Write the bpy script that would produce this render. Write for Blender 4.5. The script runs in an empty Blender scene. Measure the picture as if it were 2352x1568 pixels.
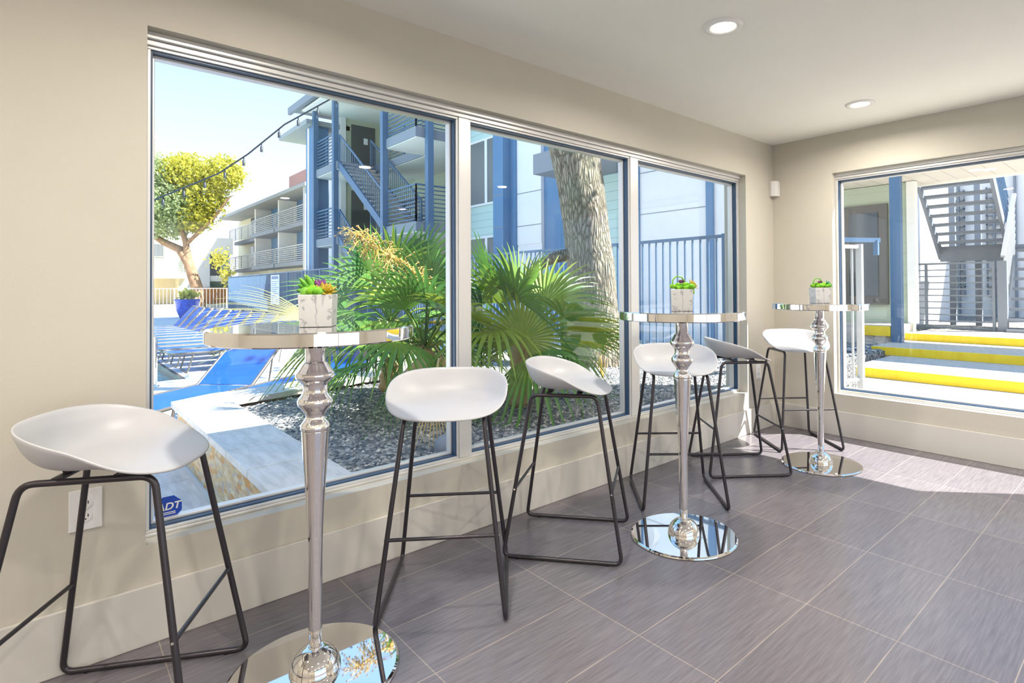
import bpy, bmesh, math, random
from mathutils import Vector, Matrix
rnd = random.Random(7)
C = bpy.context.scene.collection
PI = math.pi
S = bpy.context.scene

# ------------------------------------------------------------------ helpers
def link(name, me, mat=None, parent=None):
    o = bpy.data.objects.new(name, me); C.objects.link(o)
    if mat is not None:
        for m in (mat if isinstance(mat, (list, tuple)) else [mat]): me.materials.append(m)
    if parent is not None: o.parent = parent
    return o
def tag(o, label, cat, group=None, kind=None):
    o['label'] = label; o['category'] = cat
    if group: o['group'] = group
    if kind: o['kind'] = kind
    return o
def empty(name, loc=(0, 0, 0), rz=0, label=None, cat=None, group=None):
    o = bpy.data.objects.new(name, None); C.objects.link(o)
    o.location = loc; o.rotation_euler = (0, 0, rz); o.empty_display_size = .1
    if label: tag(o, label, cat, group)
    return o
class MB:
    """collects shapes into one mesh"""
    def __init__(s): s.v = []; s.f = []; s.m = []; s.sm = []
    def add(s, v, f, mi=0, smooth=False):
        b = len(s.v); s.v += [tuple(p) for p in v]
        for q in f: s.f.append(tuple(b + i for i in q)); s.m.append(mi); s.sm.append(smooth)
        return s
    def box(s, x0, x1, y0, y1, z0, z1, mi=0):
        v = [(x, y, z) for z in (z0, z1) for y in (y0, y1) for x in (x0, x1)]
        f = [(0, 2, 3, 1), (4, 5, 7, 6), (0, 1, 5, 4), (2, 6, 7, 3), (0, 4, 6, 2), (1, 3, 7, 5)]
        return s.add(v, f, mi)
    def prism(s, pts, z0, z1, mi=0):
        n = len(pts)
        v = [(p[0], p[1], z0) for p in pts] + [(p[0], p[1], z1) for p in pts]
        f = [tuple(range(n))[::-1], tuple(range(n, 2 * n))] + [(i, (i + 1) % n, n + (i + 1) % n, n + i) for i in range(n)]
        return s.add(v, f, mi)
    def hull8(s, a, mi=0):   # 8 points like box order
        f = [(0, 2, 3, 1), (4, 5, 7, 6), (0, 1, 5, 4), (2, 6, 7, 3), (0, 4, 6, 2), (1, 3, 7, 5)]
        return s.add(a, f, mi)
    def bar(s, a, b, w, h=None, mi=0, up=(0, 0, 1)):
        a = Vector(a); b = Vector(b); h = h or w
        d = (b - a).normalized(); u = Vector(up)
        if abs(d.dot(u)) > .98: u = Vector((0, 1, 0))
        r = d.cross(u).normalized(); u = r.cross(d).normalized()
        v = [p + r * sx * w / 2 + u * sy * h / 2 for p in (a, b) for sy in (-1, 1) for sx in (-1, 1)]
        return s.hull8(v, mi)
    def tube(s, pts, r, n=8, closed=False, mi=0, cap=True, r2=None):
        P = [Vector(p) for p in pts]; m = len(P); v = []; f = []
        prev = None
        for i, p in enumerate(P):
            if closed: t = (P[(i + 1) % m] - P[i - 1]).normalized()
            else: t = (P[min(i + 1, m - 1)] - P[max(i - 1, 0)]).normalized()
            if prev is None:
                a = Vector((0, 0, 1)) if abs(t.z) < .9 else Vector((1, 0, 0))
                prev = t.cross(a).normalized()
            else:
                prev = (prev - t * prev.dot(t)).normalized()
            q = t.cross(prev)
            rr = r if r2 is None else r + (r2 - r) * i / (m - 1)
            if isinstance(r, (list, tuple)): rr = r[i]
            for k in range(n):
                c = 2 * PI * k / n
                v.append(p + (prev * math.cos(c) + q * math.sin(c)) * rr)
        L = m if closed else m - 1
        for i in range(L):
            j = (i + 1) % m
            for k in range(n): f.append((i * n + k, i * n + (k + 1) % n, j * n + (k + 1) % n, j * n + k))
        s.add(v, f, mi, True)
        if cap and not closed:
            s.add(v[:n], [tuple(range(n))[::-1]], mi); s.add(v[-n:], [tuple(range(n))], mi)
        return s
    def lathe(s, prof, n=48, c=(0, 0, 0), mi=0, smooth=True):
        if not smooth:
            for i in range(len(prof) - 1): s.lathe(prof[i:i + 2], n, c, mi, True)
            return s
        v = []; f = []
        for (r, z) in prof:
            for k in range(n):
                a = 2 * PI * k / n; v.append((c[0] + r * math.cos(a), c[1] + r * math.sin(a), c[2] + z))
        for i in range(len(prof) - 1):
            for k in range(n): f.append((i * n + k, i * n + (k + 1) % n, (i + 1) * n + (k + 1) % n, (i + 1) * n + k))
        return s.add(v, f, mi, smooth)
    def ico(s, c, r, sub=1, mi=0, jit=0, sc=(1, 1, 1), smooth=True):
        bm = bmesh.new(); bmesh.ops.create_icosphere(bm, subdivisions=sub, radius=1)
        v = []
        for q in bm.verts:
            k = 1 + rnd.uniform(-jit, jit)
            v.append((c[0] + q.co.x * r * sc[0] * k, c[1] + q.co.y * r * sc[1] * k, c[2] + q.co.z * r * sc[2] * k))
        s.add(v, [tuple(w.index for w in fc.verts) for fc in bm.faces], mi, smooth); bm.free(); return s
    def mesh(s, name):
        me = bpy.data.meshes.new(name); me.from_pydata(s.v, [], s.f)
        me.polygons.foreach_set('material_index', s.m); me.polygons.foreach_set('use_smooth', s.sm)
        me.update(); return me
    def build(s, name, mat, parent=None, bevel=0, auto=False):
        o = link(name, s.mesh(name), mat, parent)
        if bevel:
            md = o.modifiers.new('bevel', 'BEVEL'); md.width = bevel; md.segments = 2; md.limit_method = 'ANGLE'; md.angle_limit = .7
        return o
def arc_poly(pts, r, n=5, closed=True):
    """round the corners of a polyline"""
    P = [Vector(p) for p in pts]; out = []; m = len(P)
    for i in range(m):
        if not closed and i in (0, m - 1): out.append(P[i]); continue
        a = P[i - 1]; b = P[i]; c = P[(i + 1) % m]
        da = (a - b).normalized(); dc = (c - b).normalized()
        p0 = b + da * r; p1 = b + dc * r
        for k in range(n + 1):
            t = k / n; out.append(p0 * (1 - t) ** 2 + b * 2 * t * (1 - t) + p1 * t * t)
    return out
def kids(o): return [c for c in bpy.data.objects if c.parent == o]
def copy_tree(o, parent=None):
    c = o.copy(); C.objects.link(c)
    if parent is not None: c.parent = parent
    for ch in kids(o): copy_tree(ch, c)
    return c
def place(o, loc, rz=0, label=None):
    o.location = loc; o.rotation_euler = (0, 0, rz)
    if label: o['label'] = label
    return o
def dup(o, loc, rz=0, label=None): return place(copy_tree(o), loc, rz, label)

# ------------------------------------------------------------------ materials
def mat(name, col, rough=.5, metal=0, spec=.5, trans=None, emit=None, es=1):
    m = bpy.data.materials.new(name); m.use_nodes = True
    b = m.node_tree.nodes['Principled BSDF']
    b.inputs['Base Color'].default_value = (*col, 1); b.inputs['Roughness'].default_value = rough
    b.inputs['Metallic'].default_value = metal; b.inputs['Specular IOR Level'].default_value = spec
    if emit: b.inputs['Emission Color'].default_value = (*emit, 1); b.inputs['Emission Strength'].default_value = es
    return m
class NT:
    def __init__(s, m): s.m = m; s.t = m.node_tree; s.b = s.t.nodes['Principled BSDF']
    def n(s, typ, **k):
        x = s.t.nodes.new(typ)
        for a, v in k.items(): setattr(x, a, v)
        return x
    def l(s, a, b): s.t.links.new(a, b)
    def coord(s, scale=(1, 1, 1), loc=(0, 0, 0), out='Object', rot=(0, 0, 0)):
        c = s.n('ShaderNodeTexCoord'); mp = s.n('ShaderNodeMapping')
        mp.inputs['Scale'].default_value = scale; mp.inputs['Location'].default_value = loc; mp.inputs['Rotation'].default_value = rot
        s.l(c.outputs[out], mp.inputs['Vector']); return mp.outputs['Vector']
    def noise(s, vec, scale, det=4, rough=.55):
        x = s.n('ShaderNodeTexNoise'); x.inputs['Scale'].default_value = scale; x.inputs['Detail'].default_value = det; x.inputs['Roughness'].default_value = rough
        s.l(vec, x.inputs['Vector']); return x.outputs['Fac']
    def ramp(s, fac, stops, interp='LINEAR'):
        r = s.n('ShaderNodeValToRGB'); e = r.color_ramp.elements; r.color_ramp.interpolation = interp
        while len(e) < len(stops): e.new(.5)
        for i, (p, c) in enumerate(stops): e[i].position = p; e[i].color = (*c, 1)
        s.l(fac, r.inputs['Fac']); return r.outputs['Color']
    def mix(s, f, a, b, mode='MIX'):
        x = s.n('ShaderNodeMix', data_type='RGBA', blend_type=mode)
        for idx, v in ((0, f), (6, a), (7, b)):
            if isinstance(v, (int, float)): x.inputs[idx].default_value = v
            elif isinstance(v, tuple): x.inputs[idx].default_value = (*v, 1)
            else: s.l(v, x.inputs[idx])
        return x.outputs[2]
    def col(s, c): s.l(c, s.b.inputs['Base Color']); return s
    def bump(s, h, st=.2, dist=.01):
        x = s.n('ShaderNodeBump'); x.inputs['Strength'].default_value = st; x.inputs['Distance'].default_value = dist
        s.l(h, x.inputs['Height']); s.l(x.outputs[0], s.b.inputs['Normal']); return s
    def rough(s, f, a, b):
        x = s.n('ShaderNodeMapRange'); x.inputs[3].default_value = a; x.inputs[4].default_value = b
        s.l(f, x.inputs[0]); s.l(x.outputs[0], s.b.inputs['Roughness']); return s
def noisy(name, c1, c2, scale=8, rough=.6, bump=0, bscale=60, dist=.005, stretch=(1, 1, 1), metal=0):
    m = mat(name, c1, rough, metal); t = NT(m); v = t.coord(stretch)
    t.col(t.ramp(t.noise(v, scale), [(.35, c1), (.65, c2)]))
    if bump: t.bump(t.noise(v, bscale, 3), bump, dist)
    return m
M = {}
M['wall'] = noisy('wall_paint', (.60, .565, .48), (.62, .58, .495), 3, .75, .35, 220, .002)
M['ceil'] = noisy('ceiling_paint', (.90, .885, .82), (.91, .895, .835), 3, .8, .3, 200, .002)
M['trimp'] = noisy('trim_paint', (.66, .63, .57), (.68, .65, .59), 3, .5, .1, 150, .001)
M['frame'] = mat('window_frame_alu', (.72, .71, .69), .35, .35)
M['gasket'] = mat('window_gasket', (.03, .075, .15), .35)
M['chrome'] = mat('polished_chrome', (.93, .91, .9), .025, 1)
M['plastic'] = mat('white_plastic', (.57, .567, .58), .4)
M['black'] = mat('black_powder_coat', (.06, .053, .06), .28, .55)
M['white'] = mat('white_gloss', (.85, .84, .82), .35)
M['whitem'] = mat('white_matte', (.82, .82, .80), .7)
M['lens'] = mat('lamp_lens', (1, .95, .85), .5, emit=(1, .9, .72), es=9)
M['lensout'] = mat('porch_lens', (1, .9, .6), .5, emit=(1, .82, .45), es=1.5)

# floor tile
def tile_mat():
    m = mat('floor_tile', (.2, .18, .18), .3); t = NT(m)
    TW, TL = .3089, .6149
    v = t.coord(loc=(-1.4213, 2.5714, 0))
    br = t.n('ShaderNodeTexBrick', offset=0, squash=1)
    br.inputs['Scale'].default_value = 1; br.inputs['Brick Width'].default_value = TW; br.inputs['Row Height'].default_value = TL
    br.inputs['Mortar Size'].default_value = .0022; br.inputs['Mortar Smooth'].default_value = .2; br.inputs['Bias'].default_value = 0
    br.inputs['Color1'].default_value = (.160, .150, .168, 1); br.inputs['Color2'].default_value = (.188, .175, .190, 1)
    br.inputs['Mortar'].default_value = (.33, .29, .26, 1); t.l(v, br.inputs['Vector'])
    st = t.noise(t.coord((95, 5, 1)), 1.2, 5, .6)
    cl = t.noise(t.coord(), 2.5, 4)
    c = t.mix(t.ramp(st, [(.3, (0, 0, 0)), (.7, (1, 1, 1))]), (.80, .78, .78), (1.25, 1.22, 1.2))
    c2 = t.mix(1.0, br.outputs['Color'], c, 'MULTIPLY')
    t.col(c2); t.rough(cl, .20, .30)
    mp = t.n('ShaderNodeMath', operation='MULTIPLY_ADD'); t.l(st, mp.inputs[0]); mp.inputs[1].default_value = .12
    inv = t.n('ShaderNodeMath', operation='SUBTRACT'); inv.inputs[0].default_value = 1; t.l(br.outputs['Fac'], inv.inputs[1])
    t.l(inv.outputs[0], mp.inputs[2]); t.bump(mp.outputs[0], .35, .002)
    return m
M['tile'] = tile_mat()
def marble():
    m = mat('marble_pot', (.8, .79, .77), .3); t = NT(m); v = t.coord((1, 1, .8))
    w = t.n('ShaderNodeTexWave', wave_type='BANDS', bands_direction='DIAGONAL'); w.inputs['Scale'].default_value = 9; w.inputs['Distortion'].default_value = 16
    w.inputs['Detail'].default_value = 4; w.inputs['Detail Scale'].default_value = 1.6; t.l(v, w.inputs['Vector'])
    t.col(t.ramp(w.outputs['Fac'], [(0, (.50, .50, .52)), (.035, (.68, .68, .68)), (.11, (.83, .82, .80)), (1, (.86, .85, .83))])); return m
M['marble'] = marble()
def glass():
    m = bpy.data.materials.new('window_glass'); m.use_nodes = True; t = m.node_tree; t.nodes.clear()
    o = t.nodes.new('ShaderNodeOutputMaterial'); mx = t.nodes.new('ShaderNodeMixShader'); tr = t.nodes.new('ShaderNodeBsdfTransparent')
    gl = t.nodes.new('ShaderNodeBsdfGlossy'); gl.inputs['Roughness'].default_value = 0; gl.inputs['Color'].default_value = (1, 1, 1, 1)
    fr = t.nodes.new('ShaderNodeFresnel'); ge = t.nodes.new('ShaderNodeNewGeometry'); ir = t.nodes.new('ShaderNodeMapRange')
    ir.inputs[3].default_value = 1.5; ir.inputs[4].default_value = 1 / 1.5; t.links.new(ge.outputs['Backfacing'], ir.inputs[0]); t.links.new(ir.outputs[0], fr.inputs['IOR'])
    tr.inputs['Color'].default_value = (.985, .99, 1, 1)
    ml = t.nodes.new('ShaderNodeMath'); ml.operation = 'MULTIPLY'; iv = t.nodes.new('ShaderNodeMath'); iv.operation = 'SUBTRACT'; iv.inputs[0].default_value = 1
    t.links.new(ge.outputs['Backfacing'], iv.inputs[1]); t.links.new(fr.outputs[0], ml.inputs[0]); t.links.new(iv.outputs[0], ml.inputs[1]); t.links.new(ml.outputs[0], mx.inputs[0]); t.links.new(tr.outputs[0], mx.inputs[1]); t.links.new(gl.outputs[0], mx.inputs[2]); t.links.new(mx.outputs[0], o.inputs[0])
    return m
M['glass'] = glass()
def leafmat(name, c1, c2, c3, trans=.35, rough=.4):
    m = mat(name, c1, rough); t = NT(m)
    oi = t.n('ShaderNodeObjectInfo'); nz = t.noise(t.coord(out='Object'), 3.0, 3)
    ad = t.n('ShaderNodeMath', operation='ADD'); t.l(oi.outputs['Random'], ad.inputs[0]); t.l(nz, ad.inputs[1])
    ml = t.n('ShaderNodeMath', operation='MULTIPLY'); t.l(ad.outputs[0], ml.inputs[0]); ml.inputs[1].default_value = .5
    c = t.ramp(ml.outputs[0], [(.2, c1), (.5, c2), (.8, c3)]); t.col(c)
    tl = t.n('ShaderNodeBsdfTranslucent'); t.l(c, tl.inputs['Color']); mx = t.n('ShaderNodeMixShader'); mx.inputs[0].default_value = trans
    out = t.t.nodes['Material Output']; t.l(t.b.outputs[0], mx.inputs[1]); t.l(tl.outputs[0], mx.inputs[2]); t.l(mx.outputs[0], out.inputs[0])
    return m
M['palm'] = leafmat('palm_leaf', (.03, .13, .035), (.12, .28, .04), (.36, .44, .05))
M['deadpalm'] = leafmat('dead_palm_leaf', (.45, .30, .10), (.58, .42, .18), (.66, .52, .28), .2)
M['oakleaf'] = leafmat('yellow_green_leaves', (.26, .36, .08), (.46, .50, .08), (.66, .58, .08), .5, .5)
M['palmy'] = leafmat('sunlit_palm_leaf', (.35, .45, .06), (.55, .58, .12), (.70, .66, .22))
M['oakpale'] = leafmat('pale_green_leaves', (.30, .42, .20), (.48, .56, .30), (.62, .62, .30), .5, .5)
M['shrub'] = leafmat('shrub_leaves', (.10, .22, .04), (.25, .38, .05), (.5, .5, .05), .4)
M['moss'] = noisy('green_moss', (.12, .45, .015), (.30, .62, .03), 90, .8, .6, 260, .004)
M['succ'] = noisy('succulent_green', (.10, .40, .03), (.28, .58, .05), 20, .35)
M['succd'] = noisy('succulent_dark', (.02, .22, .10), (.05, .34, .14), 20, .35)
M['gold'] = noisy('succulent_gold', (.38, .28, .02), (.58, .42, .04), 30, .4)
M['purple'] = noisy('succulent_purple', (.17, .03, .20), (.33, .09, .30), 40, .5)
M['stem'] = noisy('golden_stalk', (.55, .36, .05), (.70, .50, .12), 10, .6)
M['berry'] = noisy('dry_berries', (.25, .13, .05), (.60, .42, .18), 50, .6)
# exterior
def bark():
    m = mat('bark', (.3, .25, .2), .9); t = NT(m); v = t.coord((1, 1, .22))
    vo = t.n('ShaderNodeTexVoronoi', feature='DISTANCE_TO_EDGE'); vo.inputs['Scale'].default_value = 26
    nz = t.n('ShaderNodeTexNoise'); nz.inputs['Scale'].default_value = 9; nz.inputs['Detail'].default_value = 5; t.l(v, nz.inputs['Vector'])
    mv = t.mix(.10, v, nz.outputs['Color'], 'ADD'); t.l(mv, vo.inputs['Vector'])
    c = t.ramp(vo.outputs['Distance'], [(0, (.045, .04, .03)), (.08, (.19, .16, .11)), (.25, (.36, .32, .25))])
    g = t.noise(t.coord(), 3, 3); c = t.mix(t.ramp(g, [(.4, (0, 0, 0)), (.7, (.35, .35, .35))]), c, (.30, .32, .20)); t.col(c)
    t.bump(vo.outputs['Distance'], 1, .05); return m
M['bark'] = bark()
M['barkb'] = noisy('brown_bark', (.22, .13, .07), (.34, .22, .13), 3, .85)
def gravel():
    m = mat('gravel', (.4, .4, .4), .8); t = NT(m); v = t.coord()
    vo = t.n('ShaderNodeTexVoronoi'); vo.inputs['Scale'].default_value = 38; t.l(v, vo.inputs['Vector'])
    sp = t.n('ShaderNodeSeparateColor'); t.l(vo.outputs['Color'], sp.inputs[0])
    t.col(t.ramp(sp.outputs[0], [(0, (.06, .07, .08)), (.4, (.16, .17, .18)), (.7, (.34, .33, .30)), (1, (.64, .60, .52))]))
    ed = t.n('ShaderNodeTexVoronoi', feature='DISTANCE_TO_EDGE'); ed.inputs['Scale'].default_value = 38; t.l(v, ed.inputs['Vector'])
    t.bump(ed.outputs['Distance'], 1, .03); return m
M['gravel'] = gravel()
def pebblemat():
    m = mat('pebbles', (.4, .4, .4), .7); t = NT(m)
    g = t.n('ShaderNodeNewGeometry')
    t.col(t.ramp(g.outputs['Random Per Island'], [(0, (.06, .07, .08)), (.4, (.15, .17, .18)), (.75, (.36, .35, .32)), (1, (.70, .65, .56))])); return m
M['pebble'] = pebblemat()
def travertine():
    m = mat('travertine', (.6, .57, .52), .6); t = NT(m); v = t.coord()
    n1 = t.noise(t.coord((1.5, 7, 3)), 3, 6, .65); c = t.ramp(n1, [(.3, (.50, .48, .44)), (.55, (.66, .63, .58)), (.75, (.72, .70, .66))])
    pit = t.noise(t.coord((2, 5, 3)), 14, 3, .7); c = t.mix(t.ramp(pit, [(.66, (0, 0, 0)), (.72, (1, 1, 1))]), c, (.28, .25, .21)); t.col(c); return m
M['trav'] = travertine()
def veneer():
    m = mat('stone_veneer', (.6, .5, .35), .8); t = NT(m); v = t.coord((1, 1, 1), rot=(PI / 2, 0, 0))
    br = t.n('ShaderNodeTexVoronoi', distance='CHEBYCHEV'); br.inputs['Scale'].default_value = 16; br.inputs['Randomness'].default_value = .75
    sc = t.coord((.8, .8, 2.6)); t.l(sc, br.inputs['Vector'])
    sp = t.n('ShaderNodeSeparateColor'); t.l(br.outputs['Color'], sp.inputs[0])
    c = t.ramp(sp.outputs[0], [(0, (.62, .28, .06)), (.2, (.62, .44, .20)), (.45, (.72, .62, .42)), (.62, (.48, .40, .30)), (.8, (.70, .50, .22)), (1, (.52, .30, .17))])
    n = t.noise(t.coord((3, 3, 8)), 6, 5, .7); c = t.mix(t.ramp(n, [(.35, (.55, .55, .55)), (.5, (0, 0, 0))]), c, (.32, .27, .22)); t.col(c)
    t.bump(sp.outputs[1], .6, .02); return m
M['veneer'] = veneer()
M['deck'] = noisy('pool_deck_stone', (.66, .64, .59), (.73, .71, .66), 2, .75)
M['conc'] = noisy('concrete', (.50, .46, .41), (.60, .56, .50), 14, .85, .3, 120, .003)
M['water'] = noisy('pool_water', (.06, .50, .56), (.22, .70, .72), 5, .08, .4, 9, .04)
M['poolt'] = mat('pool_tile', (.1, .35, .5), .3)
M['sling'] = noisy('blue_sling', (.003, .065, .33), (.004, .08, .38), 3, .6)
M['bronze'] = mat('bronze_frame', (.14, .13, .115), .4, .4)
M['steel'] = mat('painted_steel_blue_grey', (.085, .165, .275), .5, .1)
M['steeld'] = mat('painted_steel_dark', (.07, .085, .11), .5, .1)
M['fascia'] = mat('fascia_grey', (.22, .25, .29), .7)
M['bluew'] = noisy('blue_wall_panel', (.085, .20, .36), (.10, .22, .38), 2, .6)
M['whitew'] = noisy('white_wall_panel', (.74, .75, .75), (.78, .78, .78), 2, .6)
M['soff'] = mat('soffit_cream', (.90, .88, .82), .7)
M['roof'] = mat('roof_grey', (.30, .33, .34), .7)
M['redroof'] = mat('red_tile', (.38, .22, .2), .7)
M['door'] = mat('dark_door', (.065, .075, .075), .5)
M['wglass'] = mat('dark_window_glass', (.05, .065, .075), .12, .0, .8)
M['screen'] = mat('window_screen_grey', (.16, .18, .185), .35)
M['tread'] = mat('tread_concrete', (.50, .44, .38), .8)
M['rail'] = mat('light_railing', (.42, .44, .45), .5, .2)
M['orange'] = mat('orange_cladding', (.62, .26, .09), .7)
M['yellow'] = noisy('yellow_curb_paint', (.86, .58, .01), (.90, .66, .02), 6, .6)
M['green'] = mat('sage_siding', (.52, .54, .42), .7)
M['cream'] = mat('cream_siding', (.74, .70, .50), .7)
M['potblue'] = noisy('blue_glaze', (.01, .05, .42), (.03, .12, .65), 8, .15)
M['grass'] = noisy('grass', (.2, .32, .08), (.4, .45, .14), 4, .9)
M['dirt'] = noisy('dry_ground', (.50, .40, .26), (.62, .54, .40), 3, .9)
M['carb'] = mat('teal_car_paint', (.01, .22, .26), .15, .3)
M['tyre'] = mat('tyre', (.02, .02, .02), .8)
M['asph'] = noisy('parking_concrete', (.42, .40, .37), (.5, .48, .44), 3, .85)
M['red'] = mat('red_item', (.6, .04, .03), .5)
M['teal'] = mat('teal_item', (.02, .42, .36), .5)
M['wire'] = mat('black_cable', (.02, .03, .04), .5)
M['bulb'] = mat('bulb_glass', (.8, .85, .85), .05, 0, .8)
M['sticker'] = mat('sticker_blue', (.01, .06, .42), .4)
M['signw'] = mat('sign_white', (.75, .78, .82), .5)
M['signb'] = mat('sign_blue_text', (.12, .2, .36), .5)
def siding(name, c, pitch=.2, dark=.6, vert=False):
    m = mat(name, c, .65); t = NT(m)
    co = t.n('ShaderNodeTexCoord'); sp = t.n('ShaderNodeSeparateXYZ'); t.l(co.outputs['Object'], sp.inputs[0])
    md = t.n('ShaderNodeMath', operation='PINGPONG'); t.l(sp.outputs['X' if vert else 'Z'], md.inputs[0]); md.inputs[1].default_value = pitch / 2
    lt = t.n('ShaderNodeMath', operation='LESS_THAN'); t.l(md.outputs[0], lt.inputs[0]); lt.inputs[1].default_value = .006
    t.col(t.mix(lt.outputs[0], c, tuple(q * dark for q in c))); return m
M['side'] = siding('pale_green_siding', (.50, .66, .62), .21)
M['sideg'] = siding('sage_lap_siding', (.50, .56, .42), .2, .85)
M['sidec'] = siding('cream_lap_siding', (.74, .72, .50), .25, .85)
M['soffs'] = siding('slatted_soffit', (.80, .74, .64), .28, .6, True)

# ------------------------------------------------------------------ room shell
RX, RY, H = 6.2, -8.0, 2.44
WT = .2            # outer wall thickness
Z0, Z1 = .335, 2.12
def struct(name, mb, m, parent=None, bevel=0):
    o = mb.build(name, m, parent, bevel)
    if parent is None: o['kind'] = 'structure'
    return o
struct('floor', MB().box(0, RX, RY, 0, -.12, 0), M['tile'])
struct('ceiling', MB().box(-WT, RX + .2, RY - .2, WT, H, 2.6), M['ceil'])
YA, YB = -4.453, -.46      # left wall opening
b = MB()
b.box(-WT, 0, RY, YA, -.2, H); b.box(-WT, 0, YB, 0, -.2, H); b.box(-WT, 0, YA, YB, -.2, Z0); b.box(-WT, 0, YA, YB, Z1, H)
struct('wall_left', b, M['wall'])
XA, XB = .505, 2.62        # back wall opening
b = MB()
b.box(-WT, XA, 0, WT, -.2, H); b.box(XB, RX + .2, 0, WT, -.2, H); b.box(XA, XB, 0, WT, -.2, Z0); b.box(XA, XB, 0, WT, Z1, H)
struct('wall_back', b, M['wall'])
b = MB()                    # wall behind the room, to the right, with a wide glass front
b.box(RX, RX + .2, RY, -6.2, 0, H); b.box(RX, RX + .2, -1.0, 0, 0, H); b.box(RX, RX + .2, -6.2, -1.0, 2.15, H); b.box(RX, RX + .2, -6.2, -1.0, 0, .12)
struct('wall_right', b, M['wall'])
struct('wall_front', MB().box(-WT, RX + .2, RY - .2, RY, 0, H), M['wall'])
def base(name, mb): struct(name, mb, M['trimp'], None, .004)
base('baseboard_left', MB().box(0, .014, RY, 0, 0, .2))
base('baseboard_back', MB().box(.014, RX, -.014, 0, 0, .2))
# window sets
def window(name, axis, a0, a1, z0, z1, off, right_thick=True):
    """frame in a plane; axis 'y' = left wall (x = -off), axis 'x' = back wall (y = +off)"""
    def bx(mb, u0, u1, w0, w1, d0, d1):
        if axis == 'y': mb.box(-off - d1, -off - d0, u0, u1, w0, w1)
        elif axis == 'x': mb.box(u0, u1, off + d0, off + d1, w0, w1)
        else: mb.box(off + d0, off + d1, u0, u1, w0, w1)
    def ring(mb, t, i, d0, d1):
        bx(mb, a0 + i, a1 - i, z0 + i, z0 + i + t, d0, d1); bx(mb, a0 + i, a1 - i, z1 - i - t, z1 - i, d0, d1)
        bx(mb, a0 + i, a0 + i + t, z0 + i + t, z1 - i - t, d0, d1); bx(mb, a1 - i - t, a1 - i, z0 + i + t, z1 - i - t, d0, d1)
    f = MB(); ring(f, .011, 0, 0, .09)
    w = struct(name, f, M['frame'], None, .002)
    g = MB(); ring(g, .006, .011, .010, .085); g.build('gasket', M['gasket'], w)
    sf = MB(); ring(sf, .010, .017, .040, .08); sf.build('sash', M['frame'], w, .002)
    p = MB(); bx(p, a0 + .027, a1 - .027, z0 + .027, z1 - .027, .058, .064); p.build('glass_pane', M['glass'], w)
    return w
ML1, ML2 = (-3.165, -3.10), (-1.835, -1.757)
ZA, ZB = Z0 + .012, Z1 - .045; J = .007
w1 = window('window_1', 'y', YA + J, ML1[0], ZA, ZB, .07)
w2 = window('window_2', 'y', ML1[1], ML2[0], ZA, ZB, .07)
w3 = window('window_3', 'y', ML2[1], YB - J, ZA, ZB, .07)
b = MB()
b.box(-.165, -.064, ML1[0], ML1[1], ZA, ZB); b.box(-.165, -.064, ML2[0], ML2[1], ZA, ZB)
b.box(-.165, -.066, YA, YB, Z0, ZA); b.box(-.165, -.060, YA, YB, ZB, ZB + .02); b.box(-.165, -.045, YA, YB, ZB + .02, Z1)
b.box(-.165, -.066, YA, YA + J, ZA, ZB); b.box(-.165, -.066, YB - J, YB, ZA, ZB)
struct('trim_1', b, M['frame'], None, .003)
w4 = window('window_4', 'x', XA + J, XB - J, ZA, ZB, .07)
b = MB()
b.box(XA, XB, .066, .165, Z0, ZA); b.box(XA, XB, .060, .165, ZB, ZB + .02); b.box(XA, XB, .045, .165, ZB + .02, Z1)
b.box(XA, XA + J, .066, .165, ZA, ZB); b.box(XB - J, XB, .066, .165, ZA, ZB)
struct('trim_2', b, M['frame'], None, .003)
w5 = window('window_5', 'xr', -6.2, -3.62, .12, 2.15, RX + .04); w6 = window('window_6', 'xr', -3.58, -1.0, .12, 2.15, RX + .04)
struct('trim_3', MB().box(RX + .03, RX + .15, -3.62, -3.58, .12, 2.15), M['frame'])

# outlets, sensor, sticker
def outlet(y, z, label, w=.083, h=.13):
    t = empty('wall_outlet', (0, y, z), 0, label, 'outlet')
    MB().box(0, .006, -w / 2, w / 2, -h / 2, h / 2).build('cover_plate', M['white'], t, .002)
    for s in (-1, 1):
        r = MB().tube([(.006, 0, s * .021), (.0085, 0, s * .021)], .0165, 20).build('receptacle', M['white'], t)
        q = MB()
        for e in (-1, 1): q.box(.0083, .0092, e * .006 - .0012, e * .006 + .0012, s * .021 - .002, s * .021 + .007)
        q.box(.0083, .0092, -.002, .002, s * .021 - .010, s * .021 - .006); q.build('slots', M['black'], r)
    MB().tube([(.006, 0, 0), (.0075, 0, 0)], .003, 10).build('screw', M['frame'], t)
outlet(-4.61, .50, 'white wall outlet low on the wall behind the nearest bar stool')
outlet(-.29, .49, 'small white wall outlet near the far corner beside the third window', .075, .12)
t = empty('motion_sensor', (.014, -.014, 2.05), PI / 4 * 0, 'white motion sensor mounted high in the corner of the room', 'sensor')
b = MB(); pr = []
for k in range(9): a = -PI / 2 + PI / 2 * k / 8 - 0; pr.append((.045 * math.cos(a) * .9, .045 * math.sin(a) * .9))
b.prism([(-.014, .014), (-.014, -.05), (.01, -.056), (.035, -.045), (.048, -.022), (.052, .014)], -.065, .065)
b.build('housing', M['white'], t, .004)
MB().prism([(.012, -.0575), (.036, -.0465), (.0485, -.023), (.047, -.02), (.034, -.042), (.012, -.053)], -.045, -.005).build('lens', M['whitem'], t)
t = empty('security_sticker', (-.1265, -4.372, .405), 0, 'blue octagonal security sticker on the lower left corner of the big window', 'sticker')
b = MB(); pts = [(.045 * math.cos(PI / 8 + k * PI / 4), .045 * math.sin(PI / 8 + k * PI / 4)) for k in range(8)]
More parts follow.
